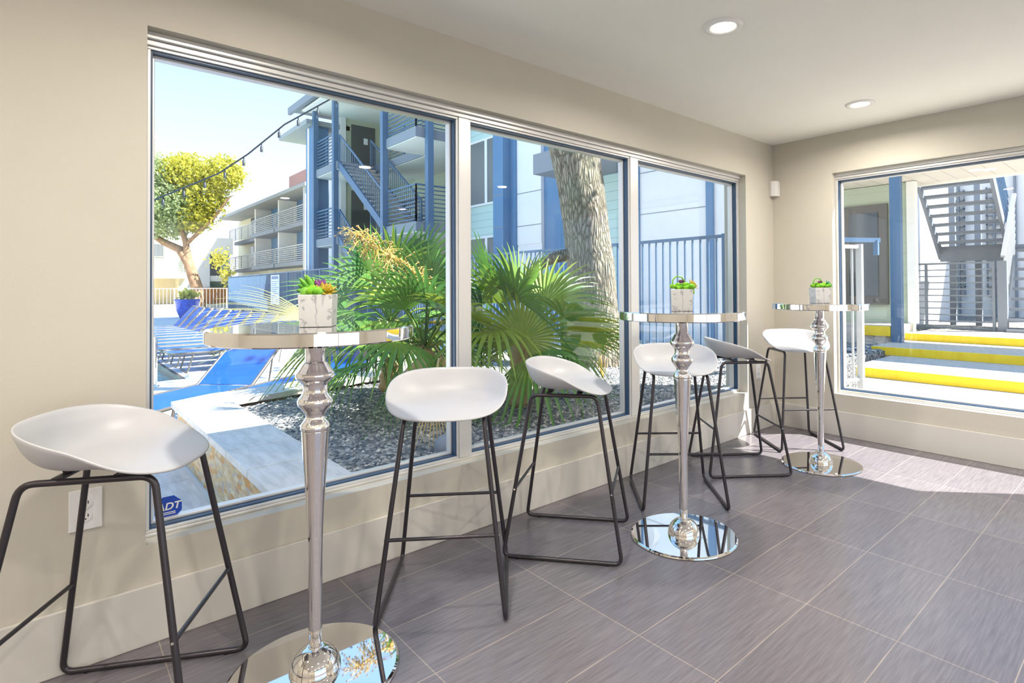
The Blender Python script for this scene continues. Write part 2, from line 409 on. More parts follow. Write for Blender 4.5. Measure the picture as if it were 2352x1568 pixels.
b.add([(0, p[0], p[1]) for p in pts] + [(.0008, p[0], p[1]) for p in pts], [tuple(range(8))[::-1], tuple(range(8, 16))] + [(i, (i + 1) % 8, 8 + (i + 1) % 8, 8 + i) for i in range(8)])
b.build('octagon', M['sticker'], t)
cu = bpy.data.curves.new('lettering', 'FONT'); cu.body = 'ADT'; cu.size = .036; cu.align_x = 'CENTER'; cu.align_y = 'CENTER'; cu.extrude = .0004; cu.shear = .2; cu.offset = .0008
tmp = bpy.data.objects.new('tmp', cu); C.objects.link(tmp); dg = bpy.context.evaluated_depsgraph_get(); me = bpy.data.meshes.new_from_object(tmp.evaluated_get(dg)); bpy.data.objects.remove(tmp)
me.materials.clear(); o = link('lettering', me, M['white'], t)
o.location = (.0015, 0, .004); o.rotation_euler = (PI / 2, 0, PI / 2)
b = MB()
for z in (-.018, -.024): b.box(.001, .0014, -.028, .022, z, z + .003)
b.build('stripes', M['white'], t)

# downlights
def downlight(x, y, label, power=32):
    t = empty('recessed_ceiling_light', (x, y, H), 0, label, 'ceiling light', 'recessed ceiling lights')
    MB().lathe([(.058, -.004), (.066, -.010), (.088, -.008), (.092, -.001), (.092, 0)], 40).build('trim_ring', M['white'], t)
    MB().lathe([(.0001, -.0035), (.03, -.0045), (.059, -.0035)], 32).build('lens', M['lens'], t)
    L = bpy.data.lights.new('ceiling_lamp', 'AREA'); L.shape = 'DISK'; L.size = .11; L.energy = power; L.color = (1, .93, .84); L.spread = 2.9
    lo = bpy.data.objects.new('ceiling_lamp', L); C.objects.link(lo); lo.parent = t; lo.location = (0, 0, -.014)
    return t
ys = [-.63, -2.34, -4.1, -5.8, -7.4]
for i, x in enumerate((.95, 2.87, 5.45)):
    for j, y in enumerate(ys):
        if (i, j) == (0, 0): lb = 'round recessed ceiling light closest to the far corner'
        elif (i, j) == (0, 1): lb = 'round recessed ceiling light beside the bright sun glints'
        else: lb = 'round recessed ceiling light further back in the room, seen only as a reflection'
        downlight(x, y, lb, 17)

# ------------------------------------------------------------------ bar tables
def bar_table():
    t = empty('bar_table', (0, 0, 0), 0, 'x', 'bar table', 'chrome pedestal bar tables')
    R = .301
    MB().lathe([(.0001, 1.047), (R - .004, 1.047), (R, 1.051), (R, 1.084), (R - .004, 1.088), (.0001, 1.088)], 96, smooth=False).build('tabletop', M['chrome'], t)
    pr = [(.030, 1.047), (.030, .978), (.033, .977), (.038, .972), (.041, .966), (.050, .953), (.057, .943), (.059, .934), (.056, .925), (.047, .915), (.040, .908), (.037, .9),
          (.036, .89), (.037, .880), (.042, .872), (.050, .862), (.053, .852), (.051, .842), (.043, .830), (.035, .820), (.030, .812), (.028, .804), (.030, .797), (.036, .790), (.041, .782),
          (.0435, .774), (.0435, .766), (.041, .76), (.041, .755), (.035, .65), (.030, .58), (.0265, .50), (.0225, .42), (.021, .36), (.0208, .2), (.0205, .13), (.0205, .128), (.0185, .127), (.0185, .07)]
    q = [pr[0]]
    for i in range(len(pr) - 1):
        p0, p1, p2, p3 = pr[max(i - 1, 0)], pr[i], pr[i + 1], pr[min(i + 2, len(pr) - 1)]
        if p1[1] > .96 or p1[1] < .745: q.append(p2); continue
        for k in range(1, 5):
            u = k / 4; q.append(tuple(.5 * (2 * b_ + (c_ - a_) * u + (2 * a_ - 5 * b_ + 4 * c_ - d_) * u * u + (3 * b_ - a_ - 3 * c_ + d_) * u ** 3) for a_, b_, c_, d_ in zip(p0, p1, p2, p3)))
    pr = q
    MB().lathe(pr, 40).build('pedestal', M['chrome'], t)
    q = [(.0165, .0825)] + [(.076 * math.sin(a), .0125 + .076 * math.cos(a)) for a in [.24 + k * (PI / 2 - .24) / 12 for k in range(13)]]
    MB().lathe(q, 48).build('dome', M['chrome'], t)
    MB().lathe([(.0001, 0), (.250, 0), (.254, .003), (.252, .008), (.245, .012), (.0001, .0125)], 96, smooth=False).build('base', M['chrome'], t)
    return t
TP = [(.5414, -4.0767), (.7582, -2.4224), (.746, -.8348)]
tb = place(bar_table(), (*TP[0], 0), 0, 'tall round chrome bar table nearest the camera, in front of the big left window')
dup(tb, (*TP[1], 0), 0, 'tall round chrome bar table in the middle, in front of the tree trunk')
dup(tb, (*TP[2], 0), 0, 'tall round chrome bar table furthest away, by the room corner')

# ------------------------------------------------------------------ bar stools (local +x = front)
def bar_stool():
    t = empty('bar_stool', (0, 0, 0), 0, 'x', 'bar stool', 'white shell bar stools with black wire legs')
    NR, NA = 20, 56; v = []; f = []
    def sm(x): x = max(0, min(1, x)); return x * x * (3 - 2 * x)
    for i in range(NR + 1):
        r = i / NR
        for k in range(NA):
            a = 2 * PI * k / NA; cx, sy = math.cos(a), math.sin(a)
            e = 2.35; d = (abs(cx) ** e + abs(sy) ** e) ** (-1 / e)
            rho = r ** .82 if r > 0 else 0
            c = -cx      # +1 rear, -1 front
            hr = .712 + .075 * sm((c + .98) / 1.05) + .073 * sm((c + .55) / 1.55)
            p = 2.2 + 3.4 * sm((c + .9) / 1.3)
            z = .737 + (hr - .737) * (r ** p)
            bx_ = .205
            X = rho * d * cx * bx_ - .0; Y = rho * d * sy * .243
            # narrow bowl bottom
            v.append((X, Y, z))
    for i in range(NR):
        for k in range(NA):
            a, bq, c_, d_ = i * NA + k, i * NA + (k + 1) % NA, (i + 1) * NA + (k + 1) % NA, (i + 1) * NA + k
            f.append((a, bq, c_, d_))
    mb = MB().add(v, f, 0, True); o = mb.build('seat', M['plastic'], t)
    md = o.modifiers.new('weld', 'WELD'); md.merge_threshold = .0002
    md = o.modifiers.new('solid', 'SOLIDIFY'); md.thickness = .008; md.offset = -1
    md = o.modifiers.new('bev', 'SUBSURF'); md.levels = 1; md.render_levels = 1
    for s in (-1, 1):
        loop = arc_poly([(.265, s * .23, .010), (.152, s * .148, .713), (-.152, s * .148, .713), (-.265, s * .23, .010)], .035, 6)
        b = MB().tube(loop, .009, 10, closed=True); fr = b.build('side_frame', M['black'], t)
        for x in (-.2, .2): MB().lathe([(.0001, 0), (.007, 0), (.007, .006)], 10, (x, s * .23, -.0)).build('glide', M['black'], fr)
    def at(z): k = (z - .01) / .703; return .265 + (.152 - .265) * k, .23 + (.148 - .23) * k
    x, y = at(.297)
    for e in (-1, 1):
        fo = MB().tube([(e * x, -y, .297), (e * x, y, .297)], .0065, 10).build('footrest', M['black'], t)
        for s in (-1, 1): MB().tube([(e * (x), s * (y + .0085), .297), (e * x, s * (y + .0105), .297)], .004, 8).build('screw', M['chrome'], fo)
    for e in (-1, 1):
        MB().box(e * .07 - .012, e * .07 + .012, -.15, .15, .718, .724).box(e * .07 - .014, e * .07 + .014, -.10, .10, .724, .731).build('bracket', M['black'], t)
    return t
st = bar_stool()
ST = [(.345, -4.55, 60, 'white bar stool nearest the camera, cut off at lower left before the outlet'),
      (.394, -3.507, -37, 'white bar stool right of the nearest chrome table, facing the camera, by the mullion'),
      (.407, -2.849, 37.5, 'white bar stool seen side-on, left of the middle chrome table'),
      (.405, -2.0, -42, 'white bar stool directly behind the middle chrome table pedestal'),
      (.38, -1.28, 51, 'white bar stool right of the middle table, side-on, legs in the sun'),
      (.387, -.43, -40, 'sunlit white bar stool in the room corner behind the furthest table')]
for i, (x, y, a, lb) in enumerate(ST):
    (place if i == 0 else dup)(st, (x, y, 0), math.radians(a), lb)

# ------------------------------------------------------------------ planters on tables
def pot(t, side=.105, h=.103):
    a, c = side / 2 * .93, side / 2; b = MB()
    def sq(r, z): return [(-r, -r, z), (r, -r, z), (r, r, z), (-r, r, z)]
    v = sq(a, 0) + sq(c, h) + sq(c - .007, h) + sq(c - .008, h - .02)
    f = [(3, 2, 1, 0)] + [(i + j * 4, (i + 1) % 4 + j * 4, (i + 1) % 4 + 4 + j * 4, i + 4 + j * 4) for j in range(3) for i in range(4)] + [(12, 13, 14, 15)]
    b.add(v, f).build('pot', M['marble'], t, .0015)
def blade(mb, p, d, up, L, w, thick=.006, mi=0, curl=0, n=6):
    p = Vector(p); d = Vector(d).normalized(); up = Vector(up); r = d.cross(up).normalized(); u = r.cross(d)
    v = []; f = []
    for i in range(n + 1):
        s = i / n; ww = w * (math.sin(PI * min(1, .18 + s * .80)) ** .7) * (1 if i < n else .15); c = p + d * L * s + u * curl * s * s * L
        v += [c - r * ww / 2, c - u * thick * (1 - s), c + r * ww / 2, c + u * thick * .4]
    for i in range(n):
        for k in range(4): f.append((i * 4 + k, i * 4 + (k + 1) % 4, (i + 1) * 4 + (k + 1) % 4, (i + 1) * 4 + k))
    mb.add(v, f, mi, True)
def rosette(mb, c, ax, R, rings=3, n=7, w=.02):
    ax = Vector(ax).normalized(); a = ax.cross(Vector((.3, .2, 1))).normalized(); bb = ax.cross(a)
    for k in range(rings):
        e = .25 + .45 * k
        for i in range(n):
            q = 2 * PI * (i + .5 * k) / n; d = (a * math.cos(q) + bb * math.sin(q)) * math.cos(e) + ax * math.sin(e)
            blade(mb, c, d, ax, R * (1 - .22 * k), w, .006, 0, .15, 5)
R3 = lambda s: Vector((rnd.uniform(-s, s), rnd.uniform(-s, s), rnd.uniform(-s, s)))
def mossy(t, n=26, r0=.014, r1=.022, h=.103, side=.05, over=0):
    b = MB()
    for i in range(n):
        x, y = rnd.uniform(-side, side), rnd.uniform(-side, side)
        b.ico((x, y, h + .008 + rnd.uniform(0, .022) * (1 - (x * x + y * y) / (2 * side * side))), rnd.uniform(r0, r1), 2, 0, .10, (1, 1, .8))
    for i in range(over): b.ico((side + .004, rnd.uniform(-.5, 1) * side, h - .004 - .01 * i), r0, 2, 0, .1, (.7, 1, 1))
    b.build('moss', M['moss'], t)
ztop = 1.0885
t = empty('succulent_planter', (.556, -4.072, ztop), math.radians(60), 'square marbled planter with chunky green leaves and a golden rosette on the nearest table', 'planter')
pot(t, .100, .100); mossy(t, 16, .012, .018, .098, .036)
# world directions to local
def wl(v, a): c, s = math.cos(-a), math.sin(-a); return Vector((v[0] * c - v[1] * s, v[0] * s + v[1] * c, v[2]))
A1 = math.radians(60); L_ = wl((-.62, -.60, 0), A1); R_ = wl((.62, .60, 0), A1); N_ = wl((.74, -.67, 0), A1)
b = MB()
for k, (e, s_, L) in enumerate([(1.15, .3, .066), (.95, -.2, .072), (.75, .3, .07), (.45, 0, .066), (.2, .35, .058), (1.3, -.5, .055)]):
    d = L_ * math.cos(e) + Vector((0, 0, math.sin(e))) + N_ * .25 * s_
    blade(b, Vector((0, 0, .102)) + L_ * .012 + N_ * .012 * s_, d, N_, L, .021, .008, 0, .05)
b.build('aloe_leaves', M['succ'], t)
b = MB(); [b.ico(Vector((0, 0, .107)) + N_ * .03 + R_ * x, .017, 2, 0, .08) for x in (-.03, -.005, .02)]
b.build('leaf_clump', M['succ'], t)
b = MB(); [blade(b, Vector((0, 0, .108)) + R_ * .006, Vector((q * .5, q * .3, 1)) + R_ * .1, N_, .042, .018, .006) for q in (-.8, -.3, .2, .6)]
b.build('purple_tuft', M['purple'], t)
b = MB(); rosette(b, Vector((0, 0, .108)) + R_ * .036 + N_ * .014, R_ * .5 + N_ * .6 + Vector((0, 0, 1)), .036, 3, 8, .018); b.build('golden_rosette', M['gold'], t)
def planter(loc, ang, label, loops, dark):
    t = empty('succulent_planter', loc, math.radians(ang), label, 'planter')
    pot(t, .105, .105); mossy(t, 34, .011, .018, .104, .05, 2)
    a = math.radians(ang); L_ = wl((-.67, -.74, 0), a); R_ = wl((.67, .74, 0), a); N_ = wl((.74, -.67, 0), a)
    b = MB(); rosette(b, Vector((0, 0, .122)) + R_ * .045 + N_ * .02, R_ * .8 + N_ * .5 + Vector((0, 0, .8)), .034, 3, 8, .014)
    b.build('dark_rosette' if dark else 'golden_rosette', M['succd' if dark else 'gold'], t)
    b = MB(); [blade(b, Vector((0, 0, .135)) + R_ * .002 * q, Vector((q * .4, 0, .8)) + N_ * .4, N_, .02, .01, .004) for q in (-2, -1, 0, 1, 2)]
    b.build('purple_tuft', M['purple'], t)
    b = MB()
    for q in range(loops):
        off = N_ * .006 * q; pts = [Vector((0, 0, .115)) + L_ * .046 + off, Vector((0, 0, .150)) + L_ * .044 + off, Vector((0, 0, .168)) + L_ * .026 + off, Vector((0, 0, .163)) + L_ * 0 + off, Vector((0, 0, .145)) + R_ * .012 + off]
        P = [pts[0]]
        for i in range(len(pts) - 1): P += [pts[i].lerp(pts[i + 1], .5), pts[i + 1]]
        b.tube(P, .0028, 6)
    b.build('curled_leaves', M['succ'], t)
planter((*TP[1], ztop), 38, 'square marbled planter with spilling green moss and curled leaf loops on the middle table', 3, False)
planter((TP[2][0] + .01, TP[2][1] - .01, ztop), 48, 'square marbled planter with green moss and a dark rosette on the furthest table', 2, True)
# ------------------------------------------------------------------ exterior ground
ZG, ZD = .28, -.05
struct('gravel_bed', MB().prism([(-.2, -3.66), (-2.56, -3.66), (-2.67, -3.2), (-3.6, .0), (-4.4, 1.9), (-4.4, 2.4), (-.2, 2.4)], -.1, ZG), M['gravel'])
b = MB(); b.box(-7.0, -.2, -16, 4.6, -.3, ZD - .002); b.box(-36, -7.0, -3.25, 4.4, -.3, ZD - .002); b.box(-60, -22, -30, -3.25, -.3, ZD - .002); b.box(-22, -7.0, -30, -14, -.3, ZD - .002); b.box(-7.0, -.2, -30, -16, -.3, ZD - .002)
struct('pool_deck', b, M['deck'])
struct('far_ground', MB().box(-90, -36, -30, 40, -.35, ZD - .01), M['dirt'])
struct('lawn', MB().box(-36, -13, 4.4, 14, -.3, -.03), M['grass'])
struct('side_ground', MB().prism([(-4.4, 2.4), (-13, 2.4), (-13, 30), (-2.0, 30), (-2.0, 2.4)], -.2, .10), M['conc'])
t = MB().box(-21.95, -7.05, -13.95, -3.3, -.5, -.16).build('pool_water', M['water']); t['kind'] = 'structure'
b = MB(); b.box(-22, -7.0, -3.3, -3.25, -.5, ZD); b.box(-7.05, -7.0, -14, -3.3, -.5, ZD)
struct('pool_edge', b, M['bronze'])
b = MB(); b.box(-22, -6.7, -3.25, -2.95, ZD - .03, ZD + .004); b.box(-7.0, -6.7, -14, -3.25, ZD - .03, ZD + .004); struct('pool_coping', b, M['whitem'])
# deck pavers near the window
b = MB(); i = 0
for x in [-.2 - .61 * k for k in range(5)]:
    for y in [-4.0 - .61 * k for k in range(6)]: b.box(x - .605, x, y - .605, y, ZD - .02, ZD + .006 + .0005 * (i % 2)); i += 1
struct('deck_pavers', b, M['trav'])
# raised planter with travertine coping
t = empty('planter_wall', (-1.5, -3.8, ZD), 0, 'raised planter wall with stone veneer and travertine coping outside the big window', 'planter wall')
def put(o): o.parent = t; o.matrix_parent_inverse = Matrix.Translation(-t.location) if False else Matrix(); o.location = (-t.location[0], -t.location[1], -t.location[2]); return o
def at0(parent, o):
    o.parent = parent; o.location = Vector((0, 0, 0)) - Vector(parent.location); return o
b = MB(); b.prism([(-.2, -3.96), (-2.80, -3.96), (-3.06, -3.40), (-3.9, -.2), (-3.7, -.2), (-2.86, -3.45), (-2.66, -3.70), (-.2, -3.70)], ZD, .30)
at0(t, b.build('stone_veneer', M['veneer']))
xs = [-.2 - .43 * k for k in range(6)] + [-2.58]
for k in range(len(xs) - 1):
    at0(t, MB().box(xs[k + 1] + .006, xs[k], -3.995, -3.64, .30, .342).build('coping_slab', M['trav'], None, .004))
oc = [(-2.58, -3.995), (-2.85, -3.995), (-3.03, -3.70), (-3.1, -3.35), (-3.2, -3.0), (-3.45, -2.0), (-3.7, -1.1), (-3.95, -.2)]
ic = [(-2.58, -3.64), (-2.581, -3.635), (-2.62, -3.50), (-2.68, -3.25), (-2.78, -2.9), (-3.02, -1.95), (-3.28, -1.05), (-3.55, -.2)]
for k in range(len(oc) - 1):
    at0(t, MB().prism([oc[k], oc[k + 1], ic[k + 1], ic[k]], .30, .342).build('coping_slab', M['trav']))
# pebbles
b = MB(); r2 = random.Random(3)
tet = [(1, 1, 1), (-1, -1, 1), (-1, 1, -1), (1, -1, -1)]
octv = [(1, 0, 0), (-1, 0, 0), (0, 1, 0), (0, -1, 0), (0, 0, 1)]; octf = [(0, 2, 4), (2, 1, 4), (1, 3, 4), (3, 0, 4)]
for i in range(15000):
    x = -.22 - 3.1 * r2.random() ** 1.2; y = r2.uniform(-3.63, 1.5)
    if x < -2.6 - (y + 3.6) * .26: continue
    s = r2.uniform(.010, .022); a = r2.uniform(0, 6.3); c, q = math.cos(a) * s, math.sin(a) * s; k = r2.uniform(.5, 1)
    v = [(x + c * vx - q * vy * k, y + q * vx + c * vy * k, ZG - .002 + vz * s * .7) for vx, vy, vz in octv]
    b.add(v, octf)
o = b.build('river_pebbles', M['pebble']); tag(o, 'loose grey and cream river pebbles covering the planting bed', 'pebbles', kind='stuff')
o = MB().ico((-.42, -3.02, .31), .09, 3, 0, .03, (1, .8, .75)).build('boulder', M['fascia']); tag(o, 'smooth grey boulder in the gravel just outside the big window', 'rock')

# ------------------------------------------------------------------ oak tree close by
t = empty('oak_tree', (-2.33, .22, ZG), 0, 'thick rough-barked tree trunk growing in gravel outside the second window', 'tree')
b = MB(); ax = [(-2.33, .22, .1, .40), (-2.33, .22, .30, .345), (-2.34, .20, .55, .30), (-2.36, .17, .95, .285), (-2.37, .14, 1.5, .285), (-2.41, .10, 1.95, .275), (-2.46, .04, 2.45, .285), (-2.51, -.03, 2.9, .30), (-2.60, -.14, 3.6, .31), (-2.7, -.25, 4.6, .28)]
n = 40; v = []; f = []; rr = random.Random(5); M2 = 90
for i in range(M2 + 1):
    s = i / M2 * (len(ax) - 1); k = min(int(s), len(ax) - 2); u = s - k
    x, y, z, r = [ax[k][j] * (1 - u) + ax[k + 1][j] * u for j in range(4)]
    for m_ in range(n):
        a = 2 * PI * m_ / n; w_ = 1 + .035 * math.sin(a * 3 + z * 1.7) + .02 * math.sin(a * 7 - z * 4) + (.10 * max(0, .5 - z) * math.sin(a * 5)) + rr.uniform(-.008, .008)
        v.append((x + r * w_ * math.cos(a), y + r * w_ * math.sin(a), z))
for i in range(M2):
    for m_ in range(n): f.append((i * n + m_, i * n + (m_ + 1) % n, (i + 1) * n + (m_ + 1) % n, (i + 1) * n + m_))
b.add(v, f, 0, True); at0(t, b.build('trunk', M['bark']))
b = MB(); pts = [(-2.45, .0, 1.62), (-2.66, -.22, 1.56), (-2.80, -.40, 1.44), (-2.86, -.48, 1.25), (-2.85, -.48, 1.08)]
P = arc_poly(pts, .08, 4, False); b.tube(P, .075, 14, r2=.04); at0(t, b.build('stub_branch', M['bark']))
# far crown of this tree gives the dappled shade
def leafcloud(name, cs, n, size, m, parent, seed=1, drop=.2):
    r = random.Random(seed); b = MB()
    tot = sum(c[3] ** 2 for c in cs)
    for (x, y, z, R, *sq) in cs:
        sz = sq[0] if sq else 1
        for i in range(int(n * R * R / tot)):
            while True:
                d = Vector((r.uniform(-1, 1), r.uniform(-1, 1), r.uniform(-1, 1)))
                if .001 < d.length < 1: break
            rad = (1 - drop * r.random() ** .5 * 1.2) if r.random() < .85 else r.random()
            d = d.normalized() * rad * R * (1 + .16 * math.sin(d.x * 9 + x) * math.cos(d.y * 8 + d.z * 7))
            p = Vector((x + d.x, y + d.y, z + d.z * sz))
            u = Vector((r.gauss(0, 1), r.gauss(0, 1), r.gauss(0, 1))).normalized(); w_ = u.cross(Vector((r.gauss(0, 1), r.gauss(0, 1), r.gauss(0, 1)))).normalized()
            s = size * r.uniform(.6, 1.3); k = u.cross(w_) * s * .25
            b.add([p - u * s, p - w_ * s * .5 + k, p + u * s, p + w_ * s * .5 + k], [(0, 1, 2, 3)])
    return b.build(name, m, parent)
o = leafcloud('foliage', [(-3.2, -1.0, 6.6, 2.2, .6), (-1.6, 1.6, 6.4, 2.0, .6)], 2600, .09, M['shrub'], None, 2); at0(t, o)
b = MB(); b.tube([(-2.7, -.25, 4.6), (-3.0, -.7, 5.6), (-3.2, -1.2, 6.6)], .2, 10, r2=.05); b.tube([(-2.7, -.25, 4.6), (-2.2, .7, 5.5), (-1.7, 1.6, 6.3)], .2, 10, r2=.05); at0(t, b.build('limbs', M['bark']))

# ------------------------------------------------------------------ palms
def fan_leaf(parent, hub, d, nrm, R, nb=30, spread=2.0, droop=.25, mat_='palm', fold=.25, wid=1.0, stem=None, seed=0, join=.35, zmin=.30, xmax=-.24):
    r = random.Random(seed); hub = Vector(hub); d = Vector(d).normalized(); nrm = Vector(nrm); nrm = (nrm - d * nrm.dot(d)).normalized(); sd = d.cross(nrm)
    b = MB(); NS = 7
    def clamp(p):
        if p.x > xmax: p.x = xmax - .01 * r.random()
        if p.z < zmin: p.z = zmin + .01 * r.random()
        return p
    for i in range(nb):
        a = spread * (2 * (i + .5) / nb - 1); L = R * (1 - .22 * (abs(a) / 2.2) ** 2) * r.uniform(.9, 1.05)
        v = []; da = spread / nb * wid
        for k in range(NS + 1):
            s = k / NS; rad = L * (.02 + .98 * s)
            u0 = d * math.cos(a) + sd * math.sin(a)
            hw = da * rad if s < join else da * L * join * (1 - (s - join) / (1 - join)) ** .8
            hw = max(hw, .0012)
            tdir = sd * math.cos(a) - d * math.sin(a)
            cup = nrm * (.10 * R * (a / 2.0) ** 2 * s)
            g = Vector((0, 0, -droop * L * s ** 2.6 * (1 + .5 * (abs(a) / 2))))
            c = hub + u0 * rad + cup + g
            v += [clamp(c - tdir * hw), clamp(c - nrm * hw * fold * 2), clamp(c + tdir * hw)]
        f = []
        for k in range(NS):
            f += [(k * 3, k * 3 + 1, k * 3 + 4, k * 3 + 3), (k * 3 + 1, k * 3 + 2, k * 3 + 5, k * 3 + 4)]
        b.add(v, f)
    if stem is not None:
        s0 = Vector(stem); mid = (s0 + hub) / 2 + Vector((0, 0, .06)); b.tube([s0, s0.lerp(mid, .6), mid, mid.lerp(hub, .6), hub + d * .02], .011, 6, r2=.006)
    o = b.build('dead_frond' if mat_ == 'deadpalm' else 'frond', M[mat_]); return at0(parent, o)
def palm(base, crown_z, leaves, label, seed, dead=3, R=.55, stemL=.55):
    r = random.Random(seed); t = empty('fan_palm', (base[0], base[1], ZG), 0, label, 'palm', 'fan palms outside the window')
    b = MB(); k = 14; pr = []
    for i in range(k + 1): z = ZG + (crown_z - ZG) * i / k; pr.append((.085 + .022 * (i % 2) - .03 * i / k, z))
    b.lathe([(.001, ZG)] + pr + [(.001, crown_z + .03)], 14, (base[0], base[1], 0)); at0(t, b.build('trunk', M['deadpalm']))
    cz = Vector((base[0], base[1], crown_z))
    for i in range(leaves):
        az = 2.399 * i + r.uniform(-.3, .3); el = 1.35 - 1.6 * (i / leaves) + r.uniform(-.12, .12)
        dv = Vector((math.cos(az) * math.cos(el), math.sin(az) * math.cos(el), math.sin(el)))
        sl = stemL * r.uniform(.8, 1.2); RR = R * r.uniform(.85, 1.1)
        reach = (-.30 - base[0])
        if dv.x > 0:
            mx = (sl + RR * .8) * dv.x
            if mx > reach: q = max(.35, reach / mx); sl *= q
        hub = cz + dv * sl; n_ = Vector((0, 0, 1)) - dv * dv.z
        if n_.length < .3: n_ = Vector((-math.cos(az), -math.sin(az), .3))
        fan_leaf(t, hub, dv + Vector((r.uniform(-.3, .3), r.uniform(-.3, .3), -.30 if el < .7 else -.05)), n_ + Vector((r.uniform(-.6, .6), r.uniform(-.6, .6), 0)), RR * 1.08, 17, r.uniform(1.1, 1.75), .22 + .3 * (el < .3), stem=cz, seed=seed * 50 + i, wid=.95, join=.42)
    for i in range(dead):
        az = r.uniform(-2.2, .6); hub = cz + Vector((math.cos(az) * .16, math.sin(az) * .16, -.02))
        fan_leaf(t, hub, (math.cos(az) * .25, math.sin(az) * .25, -1), (math.cos(az), math.sin(az), .2), R * .8, 16, .7, 0, 'deadpalm', seed=seed * 70 + i, stem=cz)
    return t
p1 = palm((-1.62, -2.50), .72, 16, 'fan palm nearest the big window, behind the nearest table and stool', 1, 3, .50, .45)
p2 = palm((-1.12, -1.95), .80, 14, 'fan palm whose wide leaves spread behind the second window', 2, 3, .6, .4)
p3 = palm((-2.45, -2.40), .88, 16, 'furthest fan palm carrying the golden flower stalk', 3, 3, .56, .50)
# characteristic fronds
fan_leaf(p2, (-.86, -2.13, .82), (.25, .1, 1), (.75, -.65, .1), .50, 34, 2.3, .12, seed=901, stem=(-1.12, -1.95, .80), join=.5)
fan_leaf(p2, (-.75, -1.85, .86), (.35, .9, .18), (.3, -.3, 1), .62, 26, 1.2, .10, seed=902, stem=(-1.12, -1.95, .80), join=.5)
fan_leaf(p1, (-.85, -3.12, .70), (.1, -.12, -1), (.8, -.5, .1), .46, 12, .5, .0, seed=903, stem=(-1.62, -2.50, .78), join=.2)
fan_leaf(p1, (-1.25, -2.95, .72), (-.62, -.78, -.1), (-.1, 0, 1), .75, 26, 1.3, .22, seed=904, stem=(-1.62, -2.50, .78), join=.3)
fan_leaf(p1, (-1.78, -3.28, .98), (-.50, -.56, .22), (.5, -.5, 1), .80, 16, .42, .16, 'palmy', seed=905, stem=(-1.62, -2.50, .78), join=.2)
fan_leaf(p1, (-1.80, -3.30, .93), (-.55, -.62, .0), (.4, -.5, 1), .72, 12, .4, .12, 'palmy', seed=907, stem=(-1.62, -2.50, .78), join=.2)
fan_leaf(p1, (-.46, -3.08, .66), (.02, 0, -1), (.9, -.4, 0), .38, 12, .42, 0, 'deadpalm', seed=906, stem=(-1.2, -2.6, .7), join=.35, wid=1.2)
# flower stalk (a part of the far palm)
P = [(-2.45, -2.35, .90), (-1.545, -2.335, 0.931), (-1.412, -2.49, 1.177), (-1.477, -2.638, 1.309), (-1.561, -2.806, 1.439), (-1.658, -2.915, 1.528), (-1.738, -3.004, 1.619)]
b = MB(); Q = [Vector(P[0])]
for i in range(len(P) - 1):
    Q += [Vector(P[i]).lerp(Vector(P[i + 1]), s) for s in (.25, .5, .75, 1)]
b.tube(Q, .014, 8, r2=.004); bb = MB(); r = random.Random(11)
for q in Q[11:]:
    for k in range(5):
        d = Vector((r.uniform(-.6, .6), r.uniform(-.8, .6), r.uniform(-.7, .5))); e = q + d * .17; m_ = q.lerp(e, .5) + Vector((0, 0, .03))
        b.tube([q, m_, e], .0035, 4, r2=.0015)
        for j in range(4):
            ee = m_.lerp(e, r.random()) + Vector((r.uniform(-.05, .05), r.uniform(-.05, .05), r.uniform(-.06, .04))); b.tube([m_, ee], .0018, 3)
            bb.ico(ee, .0075, 1)
so_ = at0(p3, b.build('flower_stalk', M['stem'])); ob = at0(p3, bb.build('seed_clusters', M['berry'])); ob['kind'] = 'stuff'
# small green weed by the tree
t = empty('low_shrub', (-1.55, -.55, ZG), 0, 'small leafy green shoot growing at the foot of the thick trunk', 'shrub')
b = MB(); r = random.Random(4)
for k in range(7): b.tube([(0, 0, 0), (r.uniform(-.06, .06), r.uniform(-.06, .06), .2), (r.uniform(-.12, .12), r.uniform(-.12, .12), r.uniform(.35, .6))], .004, 5, r2=.002)
b.build('stems', M['stem'], t); leafcloud('leaves', [(0, 0, .42, .15, 1.3)], 160, .035, M['shrub'], t, 6, .9)

# ------------------------------------------------------------------ loungers
def lounger(W=.62, L=.67, ang=50):
    t = empty('sun_lounger', (0, 0, 0), 0, 'x', 'sun lounger', 'blue sling loungers in a row beside the pool')
    MB().box(-W / 2 + .03, W / 2 - .03, -1.28, -.01, .300, .308).build('seat_sling', M['sling'], t)
    a = math.radians(ang); c, s = math.cos(a), math.sin(a)
    b = MB(); v = [(x, y * c - z * s, .305 + y * s + z * c) for z in (-.004, .004) for y in (.01, L - .03) for x in (-W / 2 + .03, W / 2 - .03)]
    b.hull8(v).build('back_sling', M['sling'], t)
    fr = MB(); fr.tube(arc_poly([(-W / 2 + .015, -.0, .303), (-W / 2 + .015, -1.30, .303), (W / 2 - .015, -1.30, .303), (W / 2 - .015, 0, .303)], .06, 4, False), .016, 7)
    fr.build('seat_frame', M['bronze'], t)
    fr = MB(); fr.tube(arc_poly([(-W / 2 + .015, 0, .303), (-W / 2 + .015, L * c, .303 + L * s), (W / 2 - .015, L * c, .303 + L * s), (W / 2 - .015, 0, .303)], .06, 4, False), .016, 7)
    fr.build('back_frame', M['bronze'], t)
    for y in (-1.0, -.12):
        MB().tube(arc_poly([(-W / 2 + .015, y, .29), (-W / 2 + .015, y - .08, .012), (W / 2 - .015, y - .08, .012), (W / 2 - .015, y, .29)], .06, 4, False), .013, 7).build('leg', M['bronze'], t)
    for x in (-1, 1): MB().tube([(x * (W / 2 - .03), L * c * .45, .05), (x * (W / 2 - .03), L * c * .7, .30 + L * s * .68)], .008, 6).build('support', M['bronze'], t)
    return t
